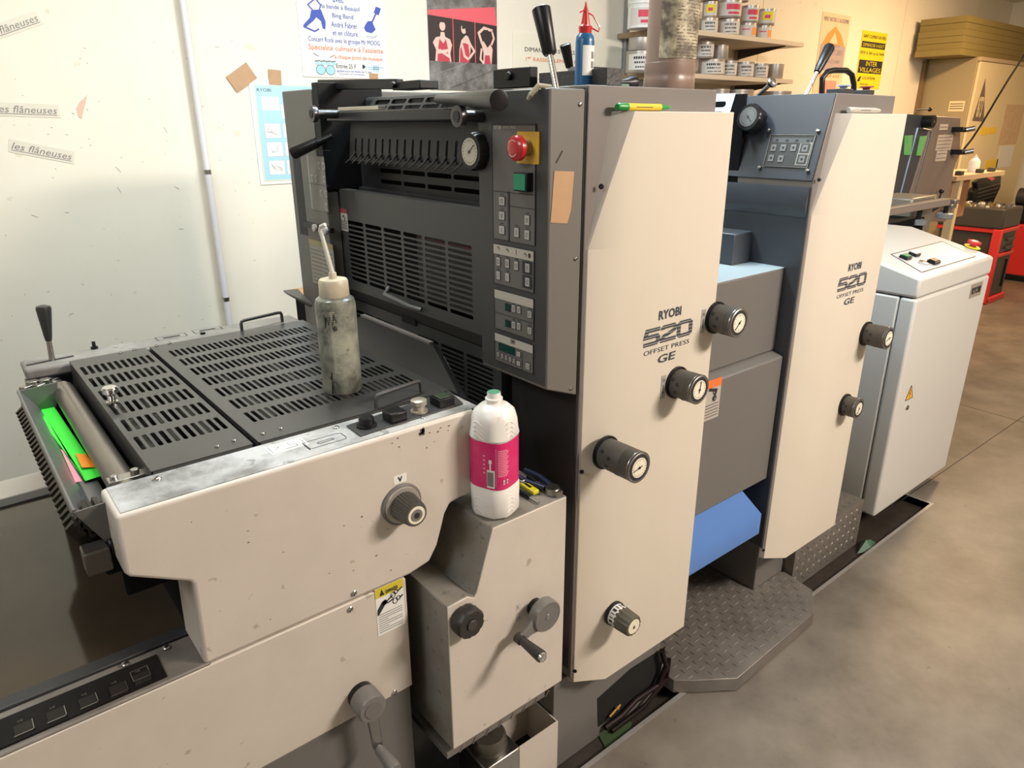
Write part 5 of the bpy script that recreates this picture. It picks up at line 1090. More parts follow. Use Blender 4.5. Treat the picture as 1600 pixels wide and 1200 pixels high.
for (px_, py_, big) in ((1209, 231, 0), (1224, 231, 0), (1240, 231, 0), (1205, 247, 0), (1220, 248, 0), (1258, 232, 1), (1253, 249, 1)):
    c = aS(px_, py_, .0045); w_ = .0075
    if big: b.mat(1).obox(c, U, V, sn, -.016, .016, -.015, .015, -.002, .0005); b.mat(0).obox(c, U, V, sn, -.013, .013, -.012, .012, 0, .0008)
    b.mat(4).obox(c, U, V, sn, -w_, w_, -w_*1.1, w_*1.1, 0, .0016); b.mat(3).obox(c, U, V, sn, -w_*.4, w_*.4, -w_*.4, w_*.4, .0016, .002)
b.build('keypad', [mat('keypad_grey', (.05, .05, .05), .4), STEEL, mat('keypad_stripe', (.10, .10, .10), .5), CHAR, mat('keypad_key', (.20, .20, .19), .4)], sp, smooth=False)
for pc in ((1202, 204), (1279, 205), (1262.5, 267), (1188, 262)): c = aS(*pc); b = MB(); b.lathe(c, sn, [(0, .005), (.006, .005), (.009, .003)], 14); b.build('screw', STEEL, sp)
c = aS(1186, 183); e = aS(1170, 183, .05); c = e-sn*.047
b = MB(); rs = []
u2, v2 = -Y, sl
for t, r in ((0, .020), (.010, .020), (.012, .033), (.045, .036), (.050, .033)): rs.append([c+sn*t+u2*(r*(1-(.04 if (i % 5) == 0 else 0))*cos(2*pi*i/60))+v2*(r*(1-(.04 if (i % 5) == 0 else 0))*sin(2*pi*i/60)) for i in range(60)])
b.rings(rs); g2_ = b.build('black_gauge_dial', BLACK, t2)
face_dial(c+sn*.0502, u2, v2, sn, .025, g2_, mat('dial_grey_dim', (.16, .16, .15), .3), -45)
# things on the second tower
T2Z = 1.567
def on2(px, yy): return aY(px, 146, yy).x
a = Vector((on2(1166, 1.25), 1.25, T2Z-.03)); e = aY(1204, 131, 1.18)
b = MB(); b.cyl(a, e, .006, n=16); d = (e-a).normalized(); b.lathe(e-d*.004, d, [(0, .010), (.008, .015), (.014, .014), (.018, .008)], 22); b.build('chrome_end_lever', STEEL, t2)
a = aY(1262, 142, 1.10); e = aY(1297, 72, 1.10); dv = e-a; Ln = dv.length
b = MB(); b.cyl(a-dv*.1, a+dv*.5, .0055, n=14); b.mat(1).lathe(a+dv*.42, dv, [(0, .009), (Ln*.1, .011), (Ln*.54, .0145), (Ln*.58, .012)], 22); b.build('top_lever', [CHROME, BLACK], t2)
pts = [aY(*p, 1.08) for p in ((1284, 146), (1285, 122), (1293, 112), (1302, 110), (1322, 110), (1331, 116), (1334, 132), (1334, 146))]
b = MB(); b.tube(pts, .0075, 12); b.build('arch_handle', BLACK, t2)
for (px_, w_, tops, lab_) in ((1316, .030, mat('pale_blue_lid', (.30, .42, .60), .4), 'small dark box with pale blue lid on the second tower'), (1352, .022, mat('dark_red_lid', (.30, .05, .07), .4), 'small dark box with dark red lid on the second tower')):
    x = on2(px_, 1.0); o_ = thing('small_box', lab_, 'box', (x, 1.0, T2Z)); b = MB(); b.box(x-w_*.9, x+w_*.9, .985, 1.03, T2Z, T2Z+.013); b.build('box_body', DARK, o_, bevel=.001)
    b = MB(); x2 = x+.012; b.lathe((x2, 1.005, T2Z+.013), Z, [(0, .008), (.006, .010), (.007, .018), (.010, .018)], 20); b.build('lid', tops, o_)
pen(1327, 163, 1378, 'clear marker pen lying on top of the second beige panel', [mat('clear_pen', (.45, .42, .38), .2)]*3, .0075, 'marker_pen')
# slotted cover behind the first panel, its bright reflection painted as pale blue-white
p = aY(1140, 160, 1.3); b = MB(); x = 1.68
b.slots((x, 1.75, 1.50), -Y, Vector((.35, 0, .94)).normalized(), Vector((-.94, 0, .35)), .58, .075, cells(.02, .56, 7, .07), cells(.012, .055, 2, .25), t=.002); b.build('pale_slotted_cover', mat('pale_reflection', (.62, .66, .70), .25), t2)
b = MB(); b.box(1.755, 1.76, 1.17, 1.75, 1.49, 1.57); b.build('cover_backing', BLACKM, t2)

# ============================================================ tread plates
def tread(name, label, poly, zt, th, skirts=True):
    b = MB(); P = [Vector((x, y, zt)) for x, y in poly]; b.prism([p-Z*th for p in P], (0, 0, th))
    def inside(x, y):
        c_ = False; n = len(poly)
        for i in range(n):
            x1, y1 = poly[i]; x2, y2 = poly[(i+1) % n]
            if (y1 > y) != (y2 > y) and x < (x2-x1)*(y-y1)/(y2-y1)+x1: c_ = not c_
        return c_
    return b, inside
def lozenge(b, c, d, n, nn, L=.014, w=.0035, h=.0018):
    b.add([c-d*L, c+n*w, c+d*L, c-n*w, c+nn*h+d*L*.5, c+nn*h-d*L*.5], [(0, 5, 3), (0, 1, 5), (1, 4, 5), (3, 5, 4), (2, 3, 4), (1, 2, 4)])
ty = .045; gs_ = .027
poly = [(1.375, .895), (1.478, .822), (1.905, .833), (2.012, .897), (2.034, 1.01), (1.95, 1.13), (1.95, 1.30), (1.335, 1.30), (1.335, .93)]
b, ins = tread('', '', poly, ty, ty-.002)
i = 0
for iy in range(0, 22):
    for ix in range(0, 32):
        x, y = 1.30+ix*gs_, .80+iy*gs_
        if not all(ins(x+a, y+c_) for a, c_ in ((.015, 0), (-.015, 0), (0, .015), (0, -.015))): continue
        if (ix+iy) % 2: lozenge(b, Vector((x, y, ty)), X, Y, Z, .0145, .0028, .0028)
        else: lozenge(b, Vector((x, y, ty)), Y, X, Z, .0145, .0028, .0028)
tag(b.build('step_plate', DIAM, bevel=.0012), 'diamond tread step plate on the floor between the two towers', 'step')
# rear step (vertical tread face) beyond second tower
Pf = [aY(*p, .985) for p in ((1244, 862), (1351, 778), (1340, 845), (1240, 905))]
x0s, x1s = 2.04, aY(1351, 778, .985).x; zs = aY(1351, 780, .985).z
b = MB(); b.box(x0s, x1s, .985, 1.5, -.028, zs)
for iy in range(1, 12):
    for ix in range(1, 30):
        x, z = x0s+ix*.02, -.02+iy*.02
        if x < x1s-.012 and z < zs-.012 and (ix+iy) % 2: lozenge(b, Vector((x, .985, z)), Vector((.7, 0, .7)) if ix % 2 else Vector((-.7, 0, .7)), Vector((-.7, 0, .7)) if ix % 2 else Vector((.7, 0, .7)), -Y, .010, .0024, .0028)
        y = .985+iy*.02
        if x < x1s-.012 and (ix+iy) % 2: lozenge(b, Vector((x, y, zs)), X if ix % 2 else Y, Y if ix % 2 else X, Z, .010, .0026, .0026)
tag(b.build('tread_step_box', DIAM, bevel=.001), 'tall diamond tread step box beyond the second tower', 'step')
# bits in the pit
p = aZ(960, 1150, -.028); b = MB(); b.prism([p+Vector((x, y, 0)) for x, y in ((-.05, -.02), (.02, -.03), (.07, .0), (.04, .03), (-.03, .03))], (0, 0, .002)); tag(b.build('green_rag', mat('dark_green_cloth', (.03, .06, .02), .9)), 'dark green rag lying in the oily pit below the near tower', 'rag')
p = aZ(1352, 851, -.01); b = MB(); b.add([p+Vector((-.06, 0, -.015)), p+Vector((0, -.03, -.01)), p+Vector((.07, -.01, -.015)), p+Vector((.03, .03, -.01)), p+Vector((0, 0, .02)), p+Vector((.03, -.005, .012))], [(0, 1, 4), (1, 5, 4), (1, 2, 5), (2, 3, 5), (3, 4, 5), (3, 0, 4)]); tag(b.build('crumpled_green_wrap', mat('green_film', (.06, .14, .09), .3), smooth=False), 'crumpled green plastic film in the pit beside the console', 'film')
b = MB(); pts = [(1.22, .965, .02), (1.30, .955, .03), (1.33, .955, .08), (1.31, .96, .14)]; b.tube([(1.10, .965, .0), (1.16, .962, .005)]+pts, .008, 10); b.tube([(1.12, .958, -.02), (1.24, .953, -.01), (1.33, .95, .04), (1.34, .955, .10)], .006, 8); tag(b.build('rubber_hose', mat('dark_rubber', (.014, .007, .007), .5, spec=.2)), 'dark rubber hoses curling in the pit under the near panel', 'hose')
p = aY(958, 1110, .972); b = MB(); b.cyl((p.x-.02, .966, p.z-.004), (p.x+.02, .966, p.z+.012), .004, n=10); b.cyl((p.x+.006, .966, p.z+.006), (p.x+.012, .966, p.z+.009), .007, n=6); tag(b.build('brass_fitting', BRASS), 'small brass hose fitting on the base frame under the near panel', 'fitting')
# ============================================================ CONSOLE
cn = thing('operator_console', 'pale cabinet console with button top beyond the second tower', 'cabinet', (2.95, 1.2, .05))
YC = .98; x0c, x1c = 2.62, 3.30; zc = .985
zB_ = .05; yBk = 1.42; zs_ = .916
zt0, zt1 = .990, 1.075
b = MB(); b.box(x0c, x1c, YC+.060, yBk, zB_, zs_); b.build('cabinet_body', CONSB, cn, bevel=.006, seg=2)
b = MB(); b.prism([(x0c, YC, zs_+.004), (x0c, YC, zt0), (x0c, YC+.33, zt1), (x0c, yBk, zt1), (x0c, yBk, zs_+.004)], (x1c-x0c, 0, 0)); b.build('top_housing', CONSB, cn, bevel=.010, seg=3)
b = MB(); b.box(x0c, x1c, YC, YC+.058, zB_, zs_); dr = b.build('door', CONSB, cn, bevel=.010, seg=4)
b = MB(); b.box(x0c+.008, x1c-.008, YC+.02, YC+.1, zB_+.008, zs_+.01); b.build('seam_gasket', CHAR, cn)
P0 = aY(1422, 614, YC-.001); b = MB(); s = .030; b.mat(0).add([(P0.x-s, YC-.001, P0.z-s*.8), (P0.x+s, YC-.001, P0.z-s*.8), (P0.x, YC-.001, P0.z+s)], [(0, 1, 2)]); b.mat(1).stroke([(P0.x-s, P0.z-s*.8), (P0.x+s, P0.z-s*.8), (P0.x, P0.z+s)], .003, lambda a, e: Vector((a, YC-.0016, e)), True); b.stroke([(P0.x+.004, P0.z+.014), (P0.x-.005, P0.z-.002), (P0.x+.004, P0.z-.002), (P0.x-.002, P0.z-.018)], .003, lambda a, e: Vector((a, YC-.0016, e))); b.build('voltage_triangle', [mat('triangle_orange', (.85, .42, .03), .5), CHAR], dr, smooth=False)
P0 = aY(1418, 637, YC-.002); b = MB(); b.lathe((P0.x, YC, P0.z), -Y, [(0, .010), (.004, .009)], 18); b.build('lock', STEEL, dr)
P0 = aY(1526, 452, YC-.002); b = MB(); b.box(P0.x-.060, P0.x+.055, YC-.0015, YC, P0.z-.030, P0.z+.026); b.mat(1).text('RYOBI', (P0.x-.048, YC-.002, P0.z-.016), X, Z, size=.028, width=.09, bold=.03); b.build('nameplate', [mat('nameplate_taupe', (.33, .28, .24), .4), CHAR], dr, smooth=False)
# top controls on slope
sv = Vector((0, .33, zt1-zt0)).normalized(); snn = X.cross(sv)
so2 = Vector((x0c, YC, zt0))
def aT(px, py, off=0): d_ = ray(px, py); o_ = so2+snn*off; t = (o_-CAM).dot(snn)/d_.dot(snn); return CAM+d_*t
b = MB(); P0 = [aT(*p) for p in ((1392, 398), (1472, 378), (1524, 401), (1440, 426))]
b.prism([p+snn*.0006 for p in P0], snn*.001); b.mat(1)
for k_i in range(4): p, q = P0[k_i]+snn*.002, P0[(k_i+1) % 4]+snn*.002; d = (q-p).normalized(); b.obox(p, d, snn.cross(d), snn, 0, (q-p).length, -.0015, .0015, 0, .0004)
for k_i in range(5): c = aT(1470+9*k_i, 409-3.2*k_i, .002); b.mat(2).obox(c, X, sv, snn, -.012, .012, -.016, .016, 0, .001)
b.build('control_sheet', [mat('console_sheet', (.52, .52, .53), .3), CHAR, PAPER], cn, smooth=False)
for (pc, m_, nm, w_) in (((1414, 404), GRN, 'green_button', .020), ((1428, 399), PAPER, 'white_button', .020), ((1458, 411), BLACK, 'black_switch', .026)):
    c = aT(*pc, .001); b = MB(); b.obox(c, X, sv, snn, -w_, w_, -.015, .015, 0, .012); b.mat(1).obox(c, X, sv, snn, -w_+.004, w_-.004, -.011, .011, .012, .015); b.build(nm, [BLACK, m_], cn)
c = aT(1442, 412, .001); b = MB(); b.lathe(c, snn, [(0, .016), (.008, .016), (.009, .008)], 20); b.build('key_switch', CHROME, cn)
c = aT(1519, 386, .004); b = MB(); b.lathe(c, snn, [(0, .012), (.012, .012), (.014, .026), (.024, .026), (.028, .014)], 24); b.mat(1).lathe(c, snn, [(0, .03), (.003, .03)], 20); b.build('stop_button', [RED, YELB], cn)

# ============================================================ FEEDER / second press beyond
fd = thing('paper_feeder', 'rail frame with grey hand knobs behind the console', 'printing press', (2.9, 1.6, -.03))
p, q = aY(1395, 375, 1.45), aY(1490, 352, 1.45); 
b = MB(); b.box(2.35, 4.05, 1.45, 1.49, 1.10, 1.135); b.build('front_rail', mat('rail_brown_grey', (.34, .29, .26), .35, .3), fd, bevel=.003)
b = MB(); b.box(2.35, 3.8, 1.95, 1.99, 1.12, 1.15); b.cyl((2.4, 1.8, 1.15), (3.9, 1.8, 1.15), .013); b.cyl((2.4, 1.66, 1.13), (3.8, 1.66, 1.13), .010); b.build('cross_rods', STEEL, fd)
b = MB(); b.box(2.35, 3.9, 1.5, 2.0, .3, 1.05); b.build('feeder_body', BLACKM, fd)
for pc in ((1434, 347), (1476, 337)):
    c = aY(*pc, 1.50); b = MB(); rs = []
    for t, r in ((0, .036), (.003, .040), (.024, .040), (.028, .034)): rs.append([Vector((c.x+r*(1-(.06 if i % 3 == 0 else 0))*cos(2*pi*i/36), c.y+r*(1-(.06 if i % 3 == 0 else 0))*sin(2*pi*i/36), c.z-.014+t)) for i in range(36)])
    b.rings(rs); b.mat(1).cyl((c.x, c.y, 1.12), (c.x, c.y, c.z-.014), .012); b.build('hand_knob', [mat('knob_blue_grey', (.22, .25, .28), .4), BLACK], fd)
b = MB(); p = aY(1500, 370, 1.7); b.box(3.85, 4.12, 1.55, 1.75, .95, 1.14); b.build('end_block', mat('end_block_grey', (.27, .24, .20), .4, .3), fd, bevel=.01)
b = MB(); 
for pc in ((1485, 322), (1478, 330), (1490, 315)): c = aY(*pc, 1.7); b.box(c.x-.03, c.x+.04, 1.68, 1.72, c.z-.012, c.z+.012)
b.build('clamp', STEEL, fd, bevel=.003)
# grey side frame with levers
sf = thing('press_side_frame', 'taupe upright press frame with stickers and black levers behind the panels', 'printing press', (3.6, 1.75, .8))
YS = 1.75
P0 = [aY(*p, YS) for p in ((1458, 181), (1501, 184), (1500, 240), (1491, 262), (1478, 346), (1404, 346), (1423, 300))]
b = MB(); b.prism(P0, (0, .03, 0)); b.build('side_plate', mat('frame_taupe', (.23, .175, .145), .38, dirt=.3, dcol=(.15, .11, .09), scale=9), sf, bevel=.003)
P1 = [aY(*p, YS+.005) for p in ((1412, 178), (1458, 181), (1404, 346), (1385, 346), (1390, 250))]
b = MB(); b.prism(P1, (0, .5, 0)); b.build('dark_body', NAVY, sf)
def stk(px0, py0, px1, py1, m, name='sticker', lines=0, off=.001):
    a_, e_ = aY(px0, py0, YS), aY(px1, py1, YS); b = MB(); b.box(min(a_.x, e_.x), max(a_.x, e_.x), YS-off, YS, min(a_.z, e_.z), max(a_.z, e_.z)); b.mat(1)
    for i in range(lines): z = e_.z+(a_.z-e_.z)*(i+.7)/(lines+.4); b.box(a_.x+.008, e_.x-.008, YS-off-.0006, YS, z-.002, z+.002)
    return b.build(name, [m, mat('sticker_grey_print', (.25, .18, .15), .6)], sf, smooth=False)
PS = mat('pale_sticker', (.66, .56, .44), .5)
stk(1466, 211, 1485, 234, PS, lines=4); stk(1464, 236, 1477, 251, PS, lines=2); stk(1469, 194, 1480, 203, PS, lines=1); stk(1452, 305, 1462, 313, PS); stk(1430, 322, 1441, 329, mat('orange_mark', (.80, .25, .08), .5))
P0 = [aY(*p, YS+.004) for p in ((1413, 212), (1426, 211), (1422, 242), (1412, 242))]; b = MB(); b.prism(P0, (0, -.003, 0)); b.build('green_window_paper', mat('green_faded', (.12, .52, .12), .5, dirt=.7, dcol=(.5, .45, .35), scale=12), sf, smooth=False); b = MB(); P0 = [aY(*p, YS+.004) for p in ((1437, 213), (1450, 212), (1443, 243), (1431, 243))]; b.prism(P0, (0, -.003, 0)); b.build('green_window_paper', mat('green_faded', (.12, .52, .12), .5, dirt=.7, dcol=(.5, .45, .35), scale=12), sf, smooth=False)
P0 = [aY(*p, YS+.003) for p in ((1434, 200), (1454, 204), (1425, 312), (1405, 312))]; b = MB(); 
for i in range(4): p, q = P0[i], P0[(i+1) % 4]; b.tube([p, q], .006, 6)
b.build('window_frame', mat('blueish_frame', (.12, .14, .17), .3, .5), sf)
P0 = [aY(*p, YS) for p in ((1399, 315), (1420, 315), (1415, 335), (1396, 334))]; b = MB(); b.prism(P0, (0, -.01, 0)); b.build('counter_box', mat('counter_cream', (.45, .42, .34), .4), sf)
c = aY(1444, 190, YS); b = MB(); b.cyl((c.x, YS, c.z), (c.x, YS-.05, c.z), .032, n=24); b.mat(1).lathe((c.x, YS-.051, c.z), -Y, [(0, .008), (.001, .008)], 12); b.build('black_dial', [BLACK, STEEL], sf)
b = MB(); a_, e_ = aY(1430, 178, YS), aY(1453, 171, YS); b.tube([a_, a_+Z*.02+X*.01, e_-X*.02, e_], .004, 6); b.mat(1).sphere(e_, .011); b.build('ball_lever', [STEEL, BLACK], sf)
b = MB(); a_, e_ = aY(1450, 330, YS-.03), aY(1471, 299, YS-.03); m__ = aY(1464, 322, YS-.03); b.cyl((a_.x, YS-.04, a_.z), (a_.x, YS, a_.z), .03); b.cyl(a_, m__, .018); b.tube([m__, e_], .005, 8); b.mat(1).sphere(e_, .014); b.build('ball_lever', [BLACK, BLACK], sf)
for pc in ((1496, 203), (1494, 238)): c = aY(*pc, YS-.02); b = MB(); b.box(c.x-.03, c.x+.03, YS-.06, YS, c.z-.012, c.z+.016); b.mat(1).cyl((c.x+.02, YS-.06, c.z), (c.x+.03, YS-.1, c.z+.01), .014, n=14); b.build('toggle', [BLACK, STEEL], sf)

# ============================================================ SHELVES WITH CANS
SZ1, SZ2 = 1.870, 1.690; SYf = 2.135*KW
sz1 = (aY(1250, 66, SYf).z); sz2 = aY(1235, 124, SYf).z
for (sz, x1s, lab_) in ((sz1, 3.66, 'upper wall shelf carrying stacked ink tins and white buckets'), (sz2, 3.60, 'lower wall shelf with a row of ink tins'), (sz2-.29, 3.60, 'lowest wall shelf with dark tin lids, mostly hidden by the press')):
    sh = thing('wall_shelf', lab_, 'shelf', (3.31, SYf, sz-.02)); b = MB(); b.box(3.31, x1s*KW, SYf, WY-.005, sz-.025, sz)
    o_ = b.build('board', [SHELF, WOODE], sh, bevel=.001); 
    for i, p_ in enumerate(o_.data.polygons):
        if p_.normal.x < -.9: p_.material_index = 1
    for x in (3.37, 4.46):
        b = MB(); b.prism([(x, WY-.004, sz-.02), (x, SYf+.03, sz-.02), (x, SYf+.03, sz-.03), (x, WY-.03, sz-.085), (x, WY-.004, sz-.095)], (.006, 0, 0)); b.box(x-.008, x+.014, SYf+.03, WY-.004, sz-.022, sz-.02); b.build('bracket', mat('bracket_brown_black', (.035, .03, .028), .5) if x > 4 else TAUPE, sh)
b = MB(); b.box(3.36, 3.385, WY-.03, WY-.002, 1.2, 2.2); tag(b.build('shelf_rail', mat('rail_grey', (.34, .34, .34), .35, .6)), 'grey metal wall rail at the left end of the shelves', 'rail')
b = MB(); b.box(4.455, 4.475, WY-.03, WY-.002, 1.2, sz1-.03); tag(b.build('shelf_rail', mat('rail_brown', (.30, .25, .2), .4, .4)), 'brownish wall rail under the right end of the upper shelf', 'rail')
def canobj(x, y, z, r, h, style, label):
    o_ = thing('ink_tin', label, 'tin', (x, y, z), 'ink tins and buckets on the wall shelves')
    bm_ = BUCK if style in ('bucket',) else TIN
    b = MB(); b.lathe((x, y, z), Z, [(0, r*.97), (.003, r), (h*.93, r), (h*.94, r*1.03), (h, r*1.03), (h, r*.93), (h-.004, r*.92)], 26); b.build('tin_body', bm_, o_)
    b = MB(); n = 14; a0, a1 = 180, 300
    def patch(a0, a1, z0, z1, up, m):
        n = max(2, int((a1-a0)/10)); P0 = [Vector((x+(r+up)*cos(radians(a0+(a1-a0)*i/n)), y+(r+up)*sin(radians(a0+(a1-a0)*i/n)), z)) for i in range(n+1)]
        b.mat(m).add([p+Z*z0 for p in P0]+[p+Z*z1 for p in P0], [(i, i+1, n+2+i, n+1+i) for i in range(n)])
    if style != 'plain':
        patch(170, 300, h*.12, h*.85, .0008, 0)
        random.seed(int(x*1000)+int(z*777))
        if style in ('red', 'bucket'): patch(205, 275, h*.45, h*.75, .0015, 1); patch(215, 270, h*.2, h*.33, .0015, 1)
        elif style == 'yellow': patch(190, 260, h*.3, h*.8, .0015, 3); patch(205, 240, h*.4, h*.6, .002, 1)
        elif style == 'orange': patch(250, 290, h*.2, h*.7, .0015, 4); patch(190, 235, h*.55, h*.62, .0015, 1)
        else:
            for k_ in range(3):
                a_ = 195+k_*4
                for j in range(7): patch(a_+j*9, a_+j*9+random.choice((4, 6, 7)), h*(.62-.2*k_), h*(.62-.2*k_+.12-.03*k_), .0015, 2)
        b.build('tin_label', [mat('tin_label_white', (.60, .57, .53), .5), TRED, CHAR, YELB, ORNG], o_, smooth=False)
    return o_
def canrow(items, sz, yy):
    for (px_, wpx, lvl, zoff, hh, style, lab_) in items:
        p = aY(px_, 100, yy); 
        dep = (Vector((p.x, yy, sz))-CAM).dot(FW); r = wpx*dep/FPX/2*1.0
        canobj(p.x, yy, sz+zoff*KW, r, hh*KW, style, lab_)
yy = 2.22*KW
canrow([(1102, 28, 0, 0, .065, 'text', 'short tin with small print on the upper shelf, right of the jug'),
        (1133, 33, 0, 0, .072, 'text', 'tin with blue lettering in the bottom row of the upper shelf'),
        (1161, 29, 0, 0, .066, 'orange', 'tin with red line and orange mark in the bottom row, upper shelf'),
        (1187, 24, 0, 0, .066, 'orange', 'rightmost bottom tin of the upper shelf'),
        (1102, 22, 1, .067, .066, 'yellow', 'tin with yellow label above the small print tin'),
        (1131, 38, 1, .074, .076, 'red', 'wide tin with red banner label stacked on the upper shelf'),
        (1163, 28, 1, .068, .074, 'red', 'tin with red and white label stacked on the upper shelf'),
        (1189, 27, 1, .068, .072, 'yellow', 'tin with yellow square label at the right end of the stack'),
        (1100, 30, 2, .135, .07, 'plain', 'plain tin at the top of the stack nearest the jug'),
        (1146, 27, 2, .152, .06, 'plain', 'plain tin on top of the red banner tins')], sz1, yy)
canrow([(1112, 40, 0, 0, .070, 'text', 'wide tin with leaf emblem label on the lower shelf'),
        (1138, 27, 0, 0, .070, 'text', 'tin printed with numbers right of the wide tin, lower shelf'),
        (1164, 28, 0, 0, .072, 'text', 'tin with blue lettering in the middle of the lower shelf'),
        (1188, 25, 0, 0, .070, 'text', 'numbered tin second from the right on the lower shelf'),
        (1212, 25, 0, 0, .074, 'plain', 'bare grey tin at the right end of the lower shelf'),
        (1099, 28, 1, .072, .068, 'text', 'stained tin standing on the wide tin, lower shelf'),
        (1123, 26, 1, .072, .062, 'plain', 'brownish plain tin in the second row of the lower shelf')], sz2, yy)
canrow([(1128, 30, 0, .02, .155, 'plain', 'dark lidded tin on the hidden lowest shelf, left'), (1158, 44, 0, .02, .155, 'plain', 'dark lidded tin on the hidden lowest shelf, middle'), (1218, 44, 0, .02, .155, 'plain', 'dark lidded tin on the hidden lowest shelf, right')], sz2-.29, yy)
canrow([(1000, 46, 0, 0, .090, 'bucket', 'white bucket standing on the upper shelf left of the jug'), (1000, 48, 1, .091, .10, 'bucket', 'white bucket stacked on the lower bucket left of the jug')], sz1, 2.27*KW)
canrow([(1000, 44, 0, 0, .085, 'text', 'white tub with colourful label on the lower shelf left of the jug'), (1000, 38, 1, .088, .05, 'plain', 'pale tub stacked on the labelled tub left of the jug')], sz2, 2.27*KW)

# ============================================================ CABINET, BOXES, CABLE
XC = 5.87*KW; yc0 = 2.095*KW; zct = 1.5+.415*KW
cb = thing('metal_cabinet', 'tall cream metal cabinet marked 873 near the far corner', 'cabinet', (8.0, 2.87, 0))
b = MB(); b.box(XC, 9.1, yc0+.02, WY-.02, 0, zct); b.build('cabinet_body', CAB, cb, bevel=.004)
b = MB(); b.box(XC+.02, 9.08, yc0, yc0+.02, .05, zct-.03); dr = b.build('cabinet_door', CABF, cb, bevel=.003)
b = MB(); b.box(XC, 9.1, yc0-.012, yc0+.02, zct-.03, zct); b.build('top_rim', mat('rim_tan', (.50, .38, .24), .5), cb)
P0 = [aY(*p, yc0-.001) for p in ((1540, 122), (1537, 190), (1519, 189))]; b = MB(); b.prism(P0, (0, .0008, 0)); b.mat(1); c = aY(1524, 186, yc0-.002); b.text('873', (c.x, yc0-.0025, c.z-.0), Vector((.1, 0, 1)), Vector((-1, 0, .1)), size=.07, width=.15, bold=.02) if False else b.text('873', (c.x-.01, yc0-.0025, c.z+.01), X, Z, size=.18, width=.12, bold=.03); b.build('number_triangle', [mat('triangle_brown', (.16, .11, .10), .6), CABF], dr, smooth=False)
def cst(p, q, m, name='paper_note'):
    a_, e_ = aY(*p, yc0-.001), aY(*q, yc0-.001); b = MB(); b.box(a_.x, e_.x, yc0-.0015, yc0, e_.z, a_.z); b.build(name, m, dr, smooth=False)
YT = mat('yellow_note', (.85, .58, .03), .5)
cst((1533, 199), (1543, 211), YT, 'yellow_tape'); cst((1546, 199), (1555, 209), YT, 'yellow_tape'); cst((1541, 250), (1557, 262), YT, 'yellow_tape')
cst((1573, 163), (1588, 225), mat('list_paper', (.62, .42, .25), .6, dirt=.9, dcol=(.75, .60, .40), scale=30)); cst((1563, 228), (1578, 260), PAPER)
b = MB(); a_, e_ = aX(1484, 158, XC-.001), aX(1505, 174, XC-.001); b.box(XC-.0015, XC, e_.y, a_.y, e_.z, a_.z); b.mat(1); zz = (a_.z+e_.z)/2
for k_ in (-.02, .0, .02): b.box(XC-.002, XC, e_.y+.01, a_.y-.01, zz+k_-.003, zz+k_+.003)
b.build('card_holder', [CABF, CHAR], cb, smooth=False)
b = MB(); b.box(XC-.07, XC-.02, WY-.03, WY, 0, zct-.02); struct(b.build('trim_10', mat('brown_trim', (.20, .13, .06), .6)))
# cardboard stack on the cabinet
cz = zct; random.seed(11)
p0 = aY(1500, 88, 2.68); p1 = aY(1508, 22, 2.68); hst = p1.z-cz
n = 6
for i in range(n):
    dx = random.uniform(-.01, .01)+.02*(i/n); h_ = hst/n
    b = MB(); b.box(p0.x+dx, 9.0, 2.68+random.uniform(0, .008), 3.05, cz+i*h_+.001, cz+(i+1)*h_-.001); 
    tag(b.build('flat_carton', CARD), ('lowest', 'second', 'third', 'fourth', 'fifth', 'topmost')[i]+' olive flat carton of the stack on the cabinet', 'carton', 'flat cartons stacked on the cabinet')
# cable
b = MB(); pts = [aY(*p, 1.7) for p in ((1610, 60), (1603, 80), (1590, 102), (1575, 125), (1555, 158), (1535, 192), (1518, 218), (1502, 238))]; pts = [Vector((pts[0].x+.3, 1.7, 2.42))]+pts
b.tube(pts, .006, 6); tag(b.build('hanging_cable', BLACK), 'thin black cable hanging in front of the cream cabinet', 'cable')
# bench with bottle
bn = thing('work_bench', 'cluttered bench with a wooden top in front of the cabinet', 'bench', (5.5, 2.0, 0))
a_ = aY(1492, 274, 1.9); e_ = aY(1556, 277, 1.9)
zb_ = a_.z-.0; b = MB(); b.box(a_.x-.1, e_.x, 1.85, 2.15, zb_-.03, zb_); b.build('bench_top', mat('bench_wood', (.55, .40, .26), .6), bn)
b = MB(); b.box(a_.x-.1, aY(1517, 277, 1.9).x, 1.90, 2.12, zb_-.28, zb_-.03); b.build('bench_drawer', mat('bench_brown', (.36, .16, .07), .6, dirt=.5, dcol=(.6, .4, .25), scale=8), bn)
for x in (a_.x,): b = MB(); b.box(x, x+.05, 1.86, 1.91, 0, zb_-.03); b.build('leg', CABF, bn)
c = aY(1519, 272, 1.95); b = MB(); ob = thing('spray_bottle', 'white plastic bottle standing on the far bench', 'bottle', (c.x, 1.95, zb_)); r_ = .035; b.lathe((c.x, 1.95, zb_), Z, [(0, r_), (.07, r_), (.085, r_*.7), (.095, r_*.4), (.105, r_*.4), (.106, .004), (.118, .003)], 22); b.build('bottle_body', BUCK, ob)
for pc, lab_ in (((1499, 272), 'left'), ((1530, 272), 'middle'), ((1548, 270), 'right')):
    c = aY(*pc, 1.88); b = MB(); b.box(c.x-.025, c.x+.025, 1.86, 1.90, zb_, zb_+.028); tag(b.build('small_clamp', mat('olive_black', (.05, .05, .03), .5), bevel=.004), 'small dark clip on the bench edge, '+lab_+' of three', 'clip', 'dark clips on the bench edge')

